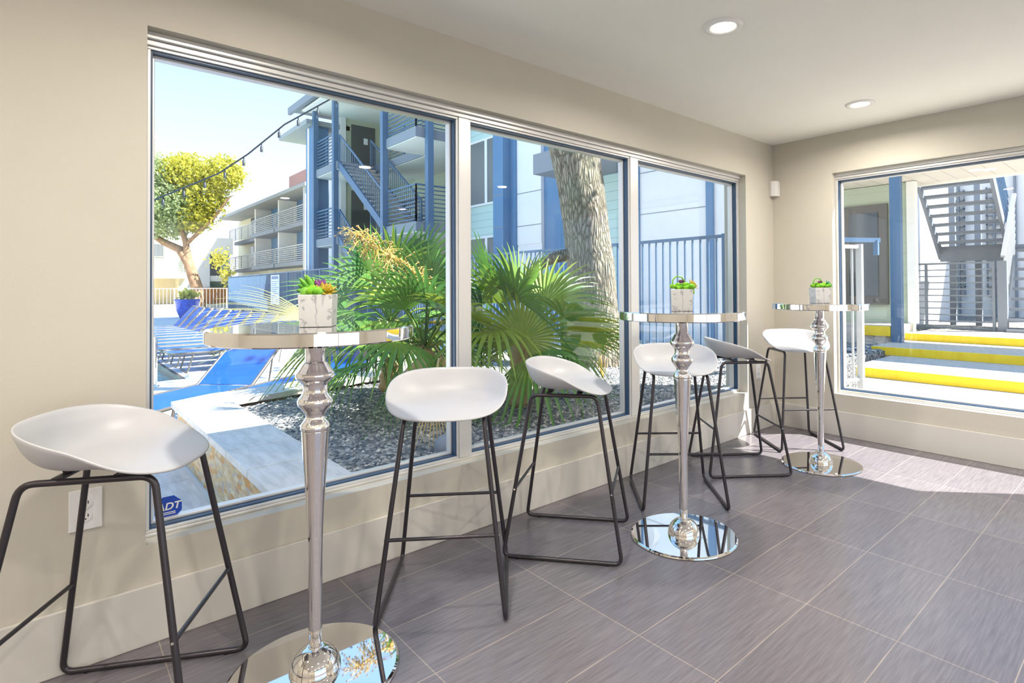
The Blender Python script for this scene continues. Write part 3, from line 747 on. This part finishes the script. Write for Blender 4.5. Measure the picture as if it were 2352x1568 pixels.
lg = lounger()
n = 10
for k in range(n):
    x = -15.0 + .79 * k
    if k == 0: lb = 'blue pool lounger at the far left end of the row, furthest from the window'
    elif k == n - 1: lb = 'blue pool lounger at the near end of the long row, beyond the planter'
    else: lb = 'blue pool lounger %s in the long row from the far end' % ['', 'second', 'third', 'fourth', 'fifth', 'sixth', 'seventh', 'eighth', 'ninth', 'tenth', 'eleventh'][k]
    (place if k == 0 else dup)(lg, (x, -2.25 + .02 * k, ZD), 0, lb)
lg2 = lounger(.60, .66, 35); lg2['group'] = 'blue loungers near the planter'
place(lg2, (-4.0, -3.4, ZD), math.radians(43), 'large blue lounger with raised back just past the stone planter')
dup(lg2, (-4.25, -2.15, ZD), math.radians(40), 'blue lounger seen low behind the nearest table pedestal, past the planter')
# handrail
t = empty('pool_handrail', (-6.55, -3.66, ZD), 0, 'chrome handrail tube at the pool edge by the left window frame', 'handrail')
for x in (0, .5):
    rl = MB().tube(arc_poly([(-x, 0, 0), (-x, 0, .70), (-x, -.55, .62), (-x, -.9, .0)], .12, 6, False), .022, 10).build('rail_tube', M['chrome'], t)
    MB().lathe([(.045, 0), (.045, .012), (.023, .02)], 16, (-x, 0, 0)).build('flange', M['chrome'], rl)
# blue pot
t = empty('glazed_pot', (-27.2, -.1, ZD), 0, 'cobalt blue glazed pot with yellow-green plant beyond the loungers', 'plant pot')
MB().lathe([(.001, 0), (.28, 0), (.42, .35), (.48, .75), (.52, .82), (.46, .82), (.40, .7), (.001, .68)], 24).build('pot', M['potblue'], t)
leafcloud('plant', [(0, 0, 1.0, .5, .6)], 260, .12, M['oakleaf'], t, 9, .9)

# ------------------------------------------------------------------ fences
def fence(name, pts, z0, z1, m, label, step=.12, post=2.4):
    t = empty(name, (pts[0][0], pts[0][1], z0), 0, label, 'fence')
    for i in range(len(pts) - 1):
        a = Vector((*pts[i], 0)); c = Vector((*pts[i + 1], 0)); L = (c - a).length; n = max(1, round(L / post)); k = (c - a) / L
        for j in range(n):
            p, q = a.lerp(c, j / n), a.lerp(c, (j + 1) / n); b = MB()
            b.bar(p + Vector((0, 0, z1)), q + Vector((0, 0, z1)), .045, .04); b.bar(p + Vector((0, 0, z0 + .12)), q + Vector((0, 0, z0 + .12)), .035, .035)
            l = (q - p).length; s = int(l / step)
            for e in range(1, s): w_ = p.lerp(q, e / s); b.box(w_.x - .010, w_.x + .010, w_.y - .010, w_.y + .010, z0 + .12, z1 - .01)
            at0(t, b.build('picket_panel', m))
        for j in range(n + (i == len(pts) - 2)):
            p = a.lerp(c, j / n); at0(t, MB().box(p.x - .03, p.x + .03, p.y - .03, p.y + .03, z0, z1 + .03).build('post', m))
    return t
fence('pool_fence', [(-33.5, 2.85), (-24, 2.6), (-15.5, 2.2)], ZD, 1.88, M['steel'], 'dark blue-grey metal fence beyond the loungers, in front of the apartments')
fence('picket_fence', [(-15.4, 2.13), (-8.0, 1.65), (-1.45, 1.60)], .10, 1.84, M['steel'], 'blue-grey picket fence running behind the palms and the tree trunk')
fence('far_picket_fence', [(-34, -12), (-34, 2.85)], ZD, 1.25, M['rail'], 'pale low picket fence at the far end of the pool deck', .16)
fence('short_picket_fence', [(.03, 1.9), (-.30, 1.05)], .06, 1.63, M['rail'], 'short pale fence return at the left edge of the far right window', .11, 1.4)
o = MB().bar((.10, 2.3, 1.72), (-.6, 1.2, 1.72), .045, .05).bar((.08, 2.26, 1.55), (.08, 2.26, 1.72), .05).build('gate_rail', M['steel']); tag(o, 'blue-grey gate rail just above the short fence at the right window', 'rail')
t = empty('pool_rules_sign', (-23.6, 2.53, 0), 0, 'white notice board with a blue heading hung on the dark pool fence', 'sign')
MB().box(-.62, .55, -.03, 0, .55, 1.80).build('board', M['signw'], t)
b = MB(); b.box(-.5, .42, -.036, -.03, 1.62, 1.75); b.build('heading', M['signb'], t)
for k in range(11): MB().box(-.5, .42 - .12 * (k % 3), -.035, -.03, 1.5 - .085 * k, 1.525 - .085 * k).build('text_line', M['signb'], t)
t = MB().box(-33, -24, 3.3, 3.36, ZD, 1.45).build('privacy_screen', M['steeld']); tag(t, 'dark solid screen standing behind the far pool fence', 'screen')

# ------------------------------------------------------------------ building helpers
def hrail(parent, a, c, h=1.07, n=9, m='rail', r=.014, posts=1.4, z_off=.08):
    a = Vector(a); c = Vector(c); L = (c - a).length; b = MB(); up = Vector((0, 0, 1))
    for k in range(n):
        z = up * (z_off + (h - z_off) * k / (n - 1)); rr = r * (1.6 if k == n - 1 else 1); b.bar(a + z, c + z, rr * 2)
    s = max(1, round(L / posts))
    for j in range(s + 1): p = a.lerp(c, j / s); b.bar(p, p + up * h, r * 2.6)
    return at0(parent, b.build('railing', M[m]))
def part(name, m, parent, *boxes):
    b = MB()
    for q in boxes: b.box(*q)
    return at0(parent, b.build(name, M[m]))
def win(parent, x0, x1, y, z0, z1, fr='whitew', gl='screen', nx=1, face='-y'):
    b = MB(); e = .06
    if face == '-y':
        b.box(x0 - e, x1 + e, y - .05, y, z0 - e, z0); b.box(x0 - e, x1 + e, y - .05, y, z1, z1 + e)
        b.box(x0 - e, x0, y - .05, y, z0, z1); b.box(x1, x1 + e, y - .05, y, z0, z1); g = (x0, x1, y - .03, y - .02, z0, z1)
    else:
        b.box(y, y + .05, x0 - e, x1 + e, z0 - e, z0); b.box(y, y + .05, x0 - e, x1 + e, z1, z1 + e)
        b.box(y, y + .05, x0 - e, x0, z0, z1); b.box(y, y + .05, x1, x1 + e, z0, z1); g = (y + .02, y + .03, x0, x1, z0, z1)
    w_ = at0(parent, b.build('window', M[fr])); o = MB().box(*g).build('pane', M[gl], w_); return w_

# ------------------------------------------------------------------ stair tower
T = empty('stair_tower', (-16, 4, 0), 0, 'three-storey building with blue steel posts and an open outdoor staircase', 'building')
part('rear_wall', 'sideg', T, (-20.3, -12.05, 6.2, 6.4, 0, 8.3))
part('door_wall', 'sideg', T, (-20.5, -20.3, 4.2, 6.2, 0, 8.2))
part('corner_trim', 'whitew', T, (-20.55, -20.2, 4.0, 4.2, 0, 8.2))
part('white_wall', 'whitew', T, (-23.4, -20.5, 4.1, 4.25, 0, 8.0))
part('blue_pilaster', 'bluew', T, (-21.25, -20.45, 3.0, 3.6, 0, 7.6)); part('white_stripe', 'whitew', T, (-21.0, -20.85, 2.97, 3.0, 0, 7.6))
for z in (.3, 3.1, 5.8):
    d = part('door', 'door', T, (-20.3, -20.24, 4.45, 5.45, z, z + 2.1)); o = MB().box(-20.24, -20.22, 4.95, 5.12, z + 1.35, z + 1.6).build('number_plate', M['signw'], d); o.location = (0, 0, 0)
for z in (2.82, 5.52):
    part('landing_slab', 'fascia', T, (-20.3, -17.95, 3.0, 6.2, z, z + .28)); part('landing_slab', 'fascia', T, (-14.1, -12.12, 3.0, 6.2, z, z + .28))
    part('landing_slab', 'fascia', T, (-17.95, -14.1, 4.35, 6.2, z, z + .28)); part('soffit', 'soff', T, (-20.25, -17.98, 3.03, 6.2, z - .02, z), (-14.07, -12.15, 3.03, 6.2, z - .02, z), (-17.95, -14.1, 4.4, 6.2, z - .02, z))
    hrail(T, (-20.2, 3.05, z + .28), (-18.1, 3.05, z + .28), 1.07, 9, 'steel'); hrail(T, (-14.05, 3.05, z + .28), (-12.2, 3.05, z + .28), 1.07, 9, 'steel')
    hrail(T, (-12.2, 3.05, z + .28), (-12.2, 4.5, z + .28), 1.07, 9, 'steel'); hrail(T, (-17.0, 4.4, z + .28), (-14.1, 4.4, z + .28), 1.07, 9, 'steel')
for x, y in ((-18.15, 3.0), (-14.1, 2.98), (-11.98, 3.35), (-20.2, 3.0)): part('post', 'steel', T, (x - .09, x + .09, y - .09, y + .09, 0, 8.2))
part('roof', 'roof', T, (-21.4, -12.05, 2.5, 6.6, 8.25, 8.42)); part('gutter', 'fascia', T, (-21.5, -12.05, 2.38, 2.5, 8.15, 8.42)); part('lower_roof', 'roof', T, (-23.8, -20.3, 2.7, 4.4, 7.62, 7.8))
part('ceiling_panel', 'soff', T, (-20.5, -12.06, 2.6, 6.2, 8.1, 8.15))
def flight(x0, z0, x1, z1, y0, y1, n):
    """stairs rising from (x0,z0) to (x1,z1)"""
    for y in (y0, y1):
        b = MB(); v = [(x0, y - .03, z0 - .30), (x0, y + .03, z0 - .30), (x1, y - .03, z1 - .30), (x1, y + .03, z1 - .30), (x0, y - .03, z0), (x0, y + .03, z0), (x1, y - .03, z1), (x1, y + .03, z1)]
        b.add(v, [(0, 1, 3, 2), (4, 6, 7, 5), (0, 2, 6, 4), (1, 5, 7, 3), (0, 4, 5, 1), (2, 3, 7, 6)]); at0(T, b.build('stringer', M['steel']))
        b = MB(); up = Vector((0, 0, 1)); A = Vector((x0, y, z0)); Bq = Vector((x1, y, z1))
        b.bar(A + up * .95, Bq + up * .95, .05); k = 26
        for i in range(k + 1): p = A.lerp(Bq, i / k); b.bar(p, p + up * .95, .018 if 0 < i < k else .05)
        at0(T, b.build('handrail', M['steel']))
    for i in range(n):
        s = (i + .5) / n; x = x0 + (x1 - x0) * s; z = z0 + (z1 - z0) * s
        part('tread', 'tread', T, (x - .15, x + .15, y0 + .03, y1 - .03, z - .05, z))
flight(-14.1, 3.1, -17.95, 5.8, 3.08, 4.25, 15); flight(-14.1, .2, -17.95, 3.1, 3.08, 4.25, 15)
for x in (-22.9, -22.0, -21.9 + .6): pass
win(T, -23.0, -22.45, 4.1, 3.9, 5.2); win(T, -22.35, -21.85, 4.1, 3.9, 5.2); win(T, -23.0, -22.45, 4.1, 6.4, 7.6); win(T, -22.35, -21.85, 4.1, 6.4, 7.6)
win(T, -14.6, -13.8, 6.2, 3.9, 5.2, 'green', 'door'); part('door', 'door', T, (-13.4, -12.6, 6.14, 6.2, 3.1, 5.2)); part('door', 'door', T, (-13.4, -12.6, 6.14, 6.2, 5.8, 7.9))

# siding wing
G = empty('siding_wing', (-7.5, 4.6, 0), 0, 'pale siding wing with blue and white panels behind the picket fence', 'building')
part('siding_wall', 'side', G, (-11.86, -10.07, 4.6, 8.0, 0, 9.6), (-12.02, -11.86, 4.6, 8.0, 0, 9.6)); part('blue_pilaster', 'bluew', G, (-10.07, -9.62, 4.2, 5, 0, 9.6), (-9.62, -9.4, 4.45, 5, 0, 9.6))
part('white_panel', 'whitew', G, (-9.4, -8.42, 4.5, 4.9, 2.33, 9.6)); part('white_panel', 'whitew', G, (-9.4, -8.42, 4.52, 4.9, 0, 2.33)); part('blue_panel', 'bluew', G, (-8.42, -6.9, 4.6, 4.9, 0, 9.6))
part('siding_wall', 'side', G, (-6.9, -5.35, 4.7, 5.2, 0, 3.75)); part('dark_soffit', 'fascia', G, (-7.4, -5.3, 3.4, 5.0, 3.75, 4.2)); part('blue_panel', 'bluew', G, (-5.35, -5.17, 4.4, 4.9, 0, 6))
part('white_panel', 'whitew', G, (-5.17, -3.54, 4.45, 4.9, 0, 6)); part('blue_pilaster', 'bluew', G, (-3.54, -3.40, 4.38, 4.9, 0, 6)); part('white_panel', 'whitew', G, (-3.40, -2.6, 4.45, 4.9, 0, 6))
b = MB()
for z in (2.80, 3.66): b.box(-9.4, -8.42, 4.493, 4.5, z, z + .02); b.box(-5.17, -3.54, 4.443, 4.45, z - .1, z - .085); b.box(-10.07, -9.62, 4.193, 4.2, z, z + .02)
at0(G, b.build('panel_joints', M['fascia']))
for x0, x1 in ((-11.86, -10.97), (-10.85, -10.12)): win(G, x0, x1, 4.6, 3.63, 5.43); win(G, x0, x1, 4.6, 1.2, 2.62)
win(G, -11.86, -10.1, 4.6, 6.4, 7.8)

# apartments with balconies
A = empty('balcony_apartments', (-45, 8, 0), 0, 'three-storey cream apartments with rows of railed balconies beyond the pool', 'building')
part('wall', 'sidec', A, (-62, -36, 9.7, 12, 0, 8.0)); part('roof', 'roof', A, (-61, -36.2, 7.8, 12.5, 8.0, 8.25)); part('roof_vents', 'redroof', A, (-39.8, -36.2, 7.9, 9, 8.25, 9.1))
for z in (2.83, 5.52):
    part('balcony_slab', 'fascia', A, (-50.5, -44.2, 8.1, 9.7, z, z + .3)); part('balcony_slab', 'fascia', A, (-43.9, -37.0, 8.1, 9.7, z, z + .3)); part('balcony_slab', 'fascia', A, (-60.5, -51.5, 9.0, 9.7, z, z + .3))
    hrail(A, (-50.5, 8.15, z + .3), (-44.2, 8.15, z + .3), 1.1, 8, 'rail', .022, 2.1); hrail(A, (-43.9, 8.15, z + .3), (-37.0, 8.15, z + .3), 1.1, 8, 'rail', .022, 2.3)
    hrail(A, (-60.5, 8.6, z + .3), (-51.5, 8.6, z + .3), 1.1, 8, 'rail', .022, 2.2); hrail(A, (-37.0, 8.15, z + .3), (-37.0, 9.6, z + .3), 1.1, 8, 'rail', .022)
for z in (.0, 3.13, 5.82):
    for x in (-50.6, -44.05): part('divider', 'soff', A, (x - .12, x + .12, 8.4, 9.7, z, z + 2.5))
    for x0, x1 in ((-50.3, -48.2), (-43.6, -41.0), (-52.6, -51.3)): part('blue_panel', 'bluew', A, (x0, x1, 9.6, 9.7, z, z + 2.4))
    for x0, x1 in ((-47.6, -46.6), (-46.3, -45.3), (-39.8, -38.9), (-57, -55.9)): part('window', 'wglass', A, (x0, x1, 9.62, 9.7, z + .3, z + 2.1))
part('end_post', 'rail', A, (-36.9, -36.5, 7.9, 8.6, 0, 8.1))
o = MB().box(-38.6, -38.0, 8.5, 9.0, 5.82, 6.9).build('balcony_planter', M['teal']); tag(o, 'teal item standing on the top balcony at the right end', 'planter')
o = MB().box(-38.9, -38.4, 8.5, 8.9, 3.13, 3.9).box(-38.0, -37.2, 8.6, 8.9, 3.13, 4.2).build('balcony_chair', M['red']); tag(o, 'small red item on the middle balcony at the right end', 'chair')
# far end building
B2 = empty('far_end_building', (-55, 2, 0), 0, 'pale two-storey building closing the far end of the pool court', 'building')
part('upper_wall', 'sideg', B2, (-58, -55.5, -14, 4.1, 2.6, 6.4)); part('lower_wall', 'cream', B2, (-58, -57, -14, 4.1, 0, 2.2)); part('floor_slab', 'soff', B2, (-57.5, -54.6, -14, 4.1, 2.15, 2.65)); part('orange_end', 'cream', B2, (-57, -55, 3.6, 4.1, 0, 2.15))
part('corner_pier', 'whitew', B2, (-57.5, -55.0, 4.1, 5.9, 0, 4.3)); part('roof', 'soff', B2, (-60, -55.0, 4.4, 7.7, 4.3, 5.75)); part('right_wall', 'side', B2, (-58, -56.5, 5.9, 7.7, 0, 4.3)); part('floor_slab', 'soff', B2, (-57, -55.2, 5.5, 7.7, 1.9, 2.4))
part('glass_door', 'wglass', B2, (-56.5, -56.45, 6.2, 7.0, 2.4, 4.1)); part('orange_wall', 'orange', B2, (-54.9, -54.7, 5.4, 7.7, -.05, 1.35))
hrail(B2, (-54.7, -14, 2.65), (-54.7, 3.9, 2.65), 1.1, 8, 'green', .02, 2.2); part('gable', 'sideg', B2, (-58, -55.5, -14, 3.5, 6.4, 8.4)); win(B2, 1.0, 2.6, -55.5, 4.0, 5.0, 'green', 'screen', 1, '+x')
# yellow-green tree
t = empty('court_tree', (-42.2, 2.86, 0), 0, 'leaning tree with a yellow-green crown at the far end of the pool court', 'tree')
b = MB(); b.tube([(-42.2, 2.9, -.05), (-42.25, 2.8, 1.3), (-42.5, 2.35, 3.0), (-42.9, 1.9, 3.9), (-43.6, 1.1, 4.4), (-44.4, .2, 5.2)], [.42, .36, .32, .26, .22, .15], 10); b.tube([(-42.5, 2.35, 3.0), (-42.6, 2.2, 4.4), (-43.0, 1.8, 6.0)], .26, 9, r2=.1); b.tube([(-42.6, 2.2, 4.2), (-41.5, 3.6, 6.0), (-40.8, 4.4, 7.4)], .14, 8, r2=.06)
at0(t, b.build('trunk', M['barkb']))
at0(t, leafcloud('crown', [(-42.8, 2.2, 9.0, 1.8, .9), (-41.2, 4.1, 9.0, 1.6, .9), (-42, 3.1, 7.4, 1.7), (-42.4, 2.7, 6.0, 1.4, .8)], 7500, .15, M['oakleaf'], None, 21, .4))
at0(t, leafcloud('pale_crown', [(-44, .6, 9.0, 2.0, .8), (-43.4, 1.3, 7.3, 2.1, .9), (-43.4, 1.4, 5.7, 1.6, .8), (-44.6, -.8, 7, 2.3), (-42.4, 2.0, 6.5, 1.3)], 9500, .15, M['oakpale'], None, 23, .4))
o = leafcloud('court_shrub', [(-41.2, 3.9, 3.2, .9, 1.2), (-41.0, 4.3, 2.2, .8, 1.2)], 500, .14, M['oakleaf'], None, 22, .8); tag(o, 'wispy yellow foliage beside the leaning tree trunk', 'shrub')

# string lights
t = empty('string_lights', (0, 0, 0), 0, 'string of small bulbs sagging across the sky outside the big window', 'string lights')
SP = [Vector(p) for p in [(-9.9, -5.0, 2.35), (-8.9, -3.75, 2.62), (-7.95, -2.70, 3.04), (-7.66, -2.39, 3.43 - .1), (-7.22, -1.93, 3.83), (-6.70, -1.365, 4.22), (-6.03, -.65, 4.82), (-5.4, 0, 5.5)]]
SP = [Vector((-9.8, -4.7, 2.36)), Vector((-8.64, -3.46, 2.63)), Vector((-7.93, -2.69, 3.05)), Vector((-7.60, -2.34, 3.36)), Vector((-7.2, -1.91, 3.83)), Vector((-6.69, -1.36, 4.24)), Vector((-6.45, -1.11, 4.45))]
CP = [SP[0]]
for i in range(len(SP) - 1): CP += [SP[i].lerp(SP[i + 1], s) for s in (.5, 1)]
MB().tube(CP, .012, 6).build('cable', M['wire'], t)
D = [0]
for i in range(1, len(CP)): D.append(D[-1] + (CP[i] - CP[i - 1]).length)
k = 0; s = .1
while s < D[-1]:
    while D[k + 1] < s: k += 1
    p = CP[k].lerp(CP[k + 1], (s - D[k]) / (D[k + 1] - D[k]))
    so1 = MB().tube([p, p + Vector((0, 0, -.05)), p + Vector((0, 0, -.055)), p + Vector((0, 0, -.14))], [.008, .008, .02, .02], 8).build('socket', M['wire'], t)
    MB().ico(p + Vector((0, 0, -.165)), .024, 2, 0, 0, (1, 1, 1.5)).build('bulb', M['glass'], so1); s += .36

# ------------------------------------------------------------------ beyond the right window
struct('sidewalk', MB().box(-.75, 12, .2, 3.26, -.2, .0), M['conc'])
struct('step_1', MB().box(-.62, 9, 3.30, 5.0, -.1, .115), M['conc']); struct('step_2', MB().box(-.92, 9, 5.04, 6.5, 0, .235), M['conc']); struct('step_3', MB().box(-.88, 9, 6.54, 8.1, .1, .345), M['conc'])
struct('upper_ground', MB().box(-6, 12, 8.1, 40, .0, .33), M['gravel'])
struct('side_gravel', MB().box(-2.1, -.72, 2.4, 7.0, -.1, .18), M['gravel'])
struct('entry_landing', MB().box(-3.0, -.93, 6.0, 7.1, .1, .5), M['conc'])
for i, (x, y, z, lb) in enumerate(((-.62, 3.26, -.0, 'lowest'), (-.92, 5.0, .115, 'middle'), (-.88, 6.5, .235, 'top'))):
    o = MB().prism([(x, y), (8.9, y), (8.9, y + .045), (x, y + .045)], z, z + .122).build('painted_curb', M['yellow'], None, .006)
    tag(o, 'yellow painted curb edging the %s wide concrete step' % lb, 'curb', 'yellow painted curbs')
o = MB().box(-1.35, -.93, 5.93, 5.995, .33, .5).build('landing_curb', M['yellow'], None, .006); tag(o, 'short yellow curb on the small entry landing by the green wall', 'curb')
b = MB(); r2 = random.Random(8)
for i in range(260):
    x, y = r2.uniform(-1.6, -.78), r2.uniform(3.4, 5.6); s = r2.uniform(.02, .05); b.ico((x, y, .19), s, 1, 0, .3, (1.3, 1, .5), False)
o = b.build('rubble_stones', M['pebble']); tag(o, 'loose dark stones beside the wide yellow steps', 'stones', kind='stuff')
E2 = empty('covered_porch', (-1.5, 6, 0), 0, 'covered porch with slatted soffit, blue beam and sage wall outside the right window', 'porch')
part('wall', 'sideg', E2, (-5.2, -.92, 7.1, 7.3, .3, 3.12)); part('corner_trim', 'soff', E2, (-.98, -.84, 7.04, 7.2, .5, 3.12)); part('beam', 'steel', E2, (-5.2, 6.5, 5.92, 6.08, 3.12, 3.24))
part('soffit', 'soffs', E2, (-5.2, 6.5, 6.08, 7.62, 3.13, 3.2)); part('soffit_edge', 'soff', E2, (-5.2, 6.5, 7.55, 7.66, 3.09, 3.26)); part('roof', 'roof', E2, (-5.2, 6.5, 5.9, 7.7, 3.24, 3.4))
part('post', 'steel', E2, (-.92, -.76, 5.93, 6.07, .235, 3.13))
d = part('door_frame', 'bronze', E2, (-2.12, -1.30, 7.02, 7.1, .84, 2.76)); MB().box(-1.98, -1.46, 7.0, 7.03, 1.0, 2.6).build('pane', M['wglass'], d)
for x, y in ((.3, 6.9), (-3, 6.9)):
    q = MB().lathe([(.001, -.012), (.085, -.01), (.10, 0)], 24, (x, y, 3.13)); at0(E2, q.build('porch_light', M['lensout']))
hv = empty('stair_railing', (-1.1, 8.2, .33), 0, 'grey metal guard rail with horizontal bars under the half landing', 'railing')
b = MB(); A_ = Vector((-1.15, 8.2, .36)); B_ = Vector((.12, 8.2, .36))
for k in range(11): z = Vector((0, 0, .02 + 1.24 * k / 10)); b.bar(A_ + z, B_ + z, .035 if k in (0, 10) else .022)
for x in (-.98, .10): b.bar((x, 8.2, .33), (x, 8.2, 1.63), .045)
at0(hv, b.build('bars', M['fascia'])); at0(hv, MB().box(.16, .30, 8.15, 8.29, .30, 1.64).build('corner_post', M['fascia']))
W = empty('outdoor_staircase', (-.4, 9, .33), 0, 'grey steel staircase with open treads seen from below through the right window', 'staircase')
part('landing_beam', 'fascia', W, (-1.03, .08, 9.4, 9.5, 1.70, 2.02)); part('landing', 'fascia', W, (-1.03, 1.3, 9.5, 10.6, 1.9, 2.0))
for x in (-.98, -.52): part('post', 'fascia', W, (x, x + .11, 9.9, 10.0, .33, 5))
n = 9
for i in range(n):
    s = (i + .7) / n; y = 9.45 - 1.75 * s; z = 1.98 + 1.55 * s
    part('tread', 'fascia', W, (-1.0, .10, y - .13, y + .13, z - .03, z + .02))
for x in (-1.05, .12):
    b = MB(); v = [(x - .03, 9.5, 1.75), (x + .03, 9.5, 1.75), (x - .03, 7.72, 3.4), (x + .03, 7.72, 3.4), (x - .03, 9.5, 2.02), (x + .03, 9.5, 2.02), (x - .03, 7.72, 3.65), (x + .03, 7.72, 3.65)]
    b.add(v, [(0, 1, 3, 2), (4, 6, 7, 5), (0, 2, 6, 4), (1, 5, 7, 3), (0, 4, 5, 1), (2, 3, 7, 6)]); at0(W, b.build('stringer', M['fascia']))
b = MB()
for k in range(7): b.bar((.13, 9.45, 2.1 + .14 * k), (.13, 7.75, 3.6 + .14 * k), .022)
at0(W, b.build('upper_guard', M['steel']))
# lower flight going down to the right of the railing
for i in range(9):
    s = i / 8; part('tread', 'fascia', W, (.30, 1.35, 9.35 - 1.2 * s - .12, 9.35 - 1.2 * s + .12, 1.85 - 1.5 * s, 1.90 - 1.5 * s))
b = MB(); 
for k in range(8): b.bar((.22, 9.5, 1.95 + .13 * k), (.24, 8.25, .45 + .16 * k), .022)
b.bar((.22, 9.5, 3.0), (.24, 8.22, 1.72), .07, .05); at0(W, b.build('lower_guard', M['rail']))
BG = empty('white_back_building', (-1.5, 14, 0), 0, 'bright white building with narrow gridded windows behind the outdoor staircase', 'building')
part('wall', 'whitew', BG, (-2.9, -1.75, 12.5, 13, .3, 6.5), (-2.9, 2.5, 14.2, 14.4, .3, 6.5)); part('side_wall', 'whitew', BG, (-1.6, -1.45, 7.8, 12.4, .3, 6.5))
for x in (-2.0, -1.1):
    g = MB(); x1 = x + .42
    for k in range(13): g.box(x, x1, 14.12, 14.18, .9 + k * .24, .93 + k * .24)
    g.box(x, x + .03, 14.12, 14.18, .9, 3.85); g.box(x1 - .03, x1, 14.12, 14.18, .9, 3.85); at0(BG, g.build('window_grid', M['fascia']))
for x in (-1.75, -.95, -.5): at0(BG, MB().box(x, x + .05, 14.1, 14.2, .3, 4.2).build('downpipe', M['fascia']))
o = leafcloud('yellow_shrub', [(.75, 11.5, .75, .42, 1)], 420, .06, M['oakleaf'], None, 31, .8); tag(o, 'bright yellow-green shrub beyond the outdoor stair at the right edge', 'shrub')
# parking side, seen only as a reflection
struct('parking_ground', MB().box(12, 60, -20, 60, -1.4, -1.2), M['asph'])
cr_ = empty('parked_car', (24.5, 20.5, -1.2), math.radians(-45), 'teal parked car visible only as a reflection in the second window', 'car')
prf = [(-2.2, .35), (-2.25, .75), (-1.9, .95), (-1.2, 1.0), (-.7, 1.42), (.8, 1.45), (1.6, 1.02), (2.15, .9), (2.25, .6), (2.2, .35)]
b = MB(); v = [(x, y, z) for y in (-.85, .85) for x, z in prf]; k = len(prf)
b.add(v, [tuple(range(k))[::-1], tuple(range(k, 2 * k))] + [(i, (i + 1) % k, k + (i + 1) % k, k + i) for i in range(k)]); b.build('body', M['carb'], cr_, .05)
for s in (-1, 1): MB().prism([(0, 0)] * 0 + [(-1.0, 1.04), (-.62, 1.36), (.72, 1.38), (1.3, 1.06)], 0, .01).build('side_window', M['wglass'], cr_).matrix_local = Matrix(((1, 0, 0, 0), (0, 0, s * 1.0, s * .85), (0, 1, 0, 0), (0, 0, 0, 1)))
for x in (-1.4, 1.4):
    for s in (-1, 1):
        wl_ = MB().tube([(x, s * .68, .33), (x, s * .88, .33)], .33, 22).build('wheel', M['tyre'], cr_); MB().tube([(x, s * .88, .33), (x, s * .89, .33)], .2, 16).build('rim', M['frame'], wl_)
# ------------------------------------------------------------------ light, world, camera
sun = bpy.data.lights.new('sun', 'SUN'); sun.energy = 16; sun.angle = .009; sun.color = (1, .95, .87)
so = bpy.data.objects.new('sun', sun); C.objects.link(so)
so.rotation_euler = Vector((-.60, -.53, -1)).to_track_quat('-Z', 'Y').to_euler()
w = bpy.data.worlds.new('sky'); S.world = w; w.use_nodes = True; nt = w.node_tree; bg = nt.nodes['Background']
tc = nt.nodes.new('ShaderNodeTexCoord'); sp = nt.nodes.new('ShaderNodeSeparateXYZ'); nt.links.new(tc.outputs['Generated'], sp.inputs[0])
cr = nt.nodes.new('ShaderNodeValToRGB'); e = cr.color_ramp.elements
for q in (1, 2): e.new(.5)
for i, (p, c) in enumerate([(0, (.93, .96, 1.0)), (.10, (.80, .89, 1.0)), (.34, (.46, .68, 1.0)), (.9, (.18, .46, .98))]): e[i].position = p; e[i].color = (*c, 1)
nt.links.new(sp.outputs['Z'], cr.inputs[0]); nt.links.new(cr.outputs[0], bg.inputs['Color']); bg.inputs['Strength'].default_value = 1.4

cam = bpy.data.cameras.new('camera'); co = bpy.data.objects.new('camera', cam); C.objects.link(co); S.camera = co
f_, y0_, cx_ = 1293.858, 641.73, 1289.31
cam.sensor_width = 36; cam.sensor_fit = 'HORIZONTAL'; cam.lens = f_ / 2352 * 36
cam.shift_x = (1176 - cx_) / 2352; cam.shift_y = (y0_ - 784) / 2352; cam.clip_start = .05; cam.clip_end = 400
R = Vector((.67473004, .73804023, -.00599942)); U = Vector((.01401129, -.00468142, .99989088)); F = Vector((-.73793161, .67474047, .01349959))
co.matrix_world = Matrix(((R.x, U.x, -F.x, 2.3887), (R.y, U.y, -F.y, -4.7069), (R.z, U.z, -F.z, 1.207), (0, 0, 0, 1)))
S.view_settings.view_transform = 'Standard'; S.view_settings.look = 'None'; S.view_settings.gamma = 1; S.view_settings.exposure = .17
try: S.view_settings.use_curve_mapping = False
except Exception: pass
cy = S.cycles; cy.use_denoising = True; cy.max_bounces = 7; cy.diffuse_bounces = 3; cy.glossy_bounces = 4; cy.transparent_max_bounces = 16; cy.use_adaptive_sampling = True; cy.adaptive_threshold = .05; cy.adaptive_min_samples = 20; cy.caustics_reflective = False; cy.caustics_refractive = False
cy.sample_clamp_indirect = 6
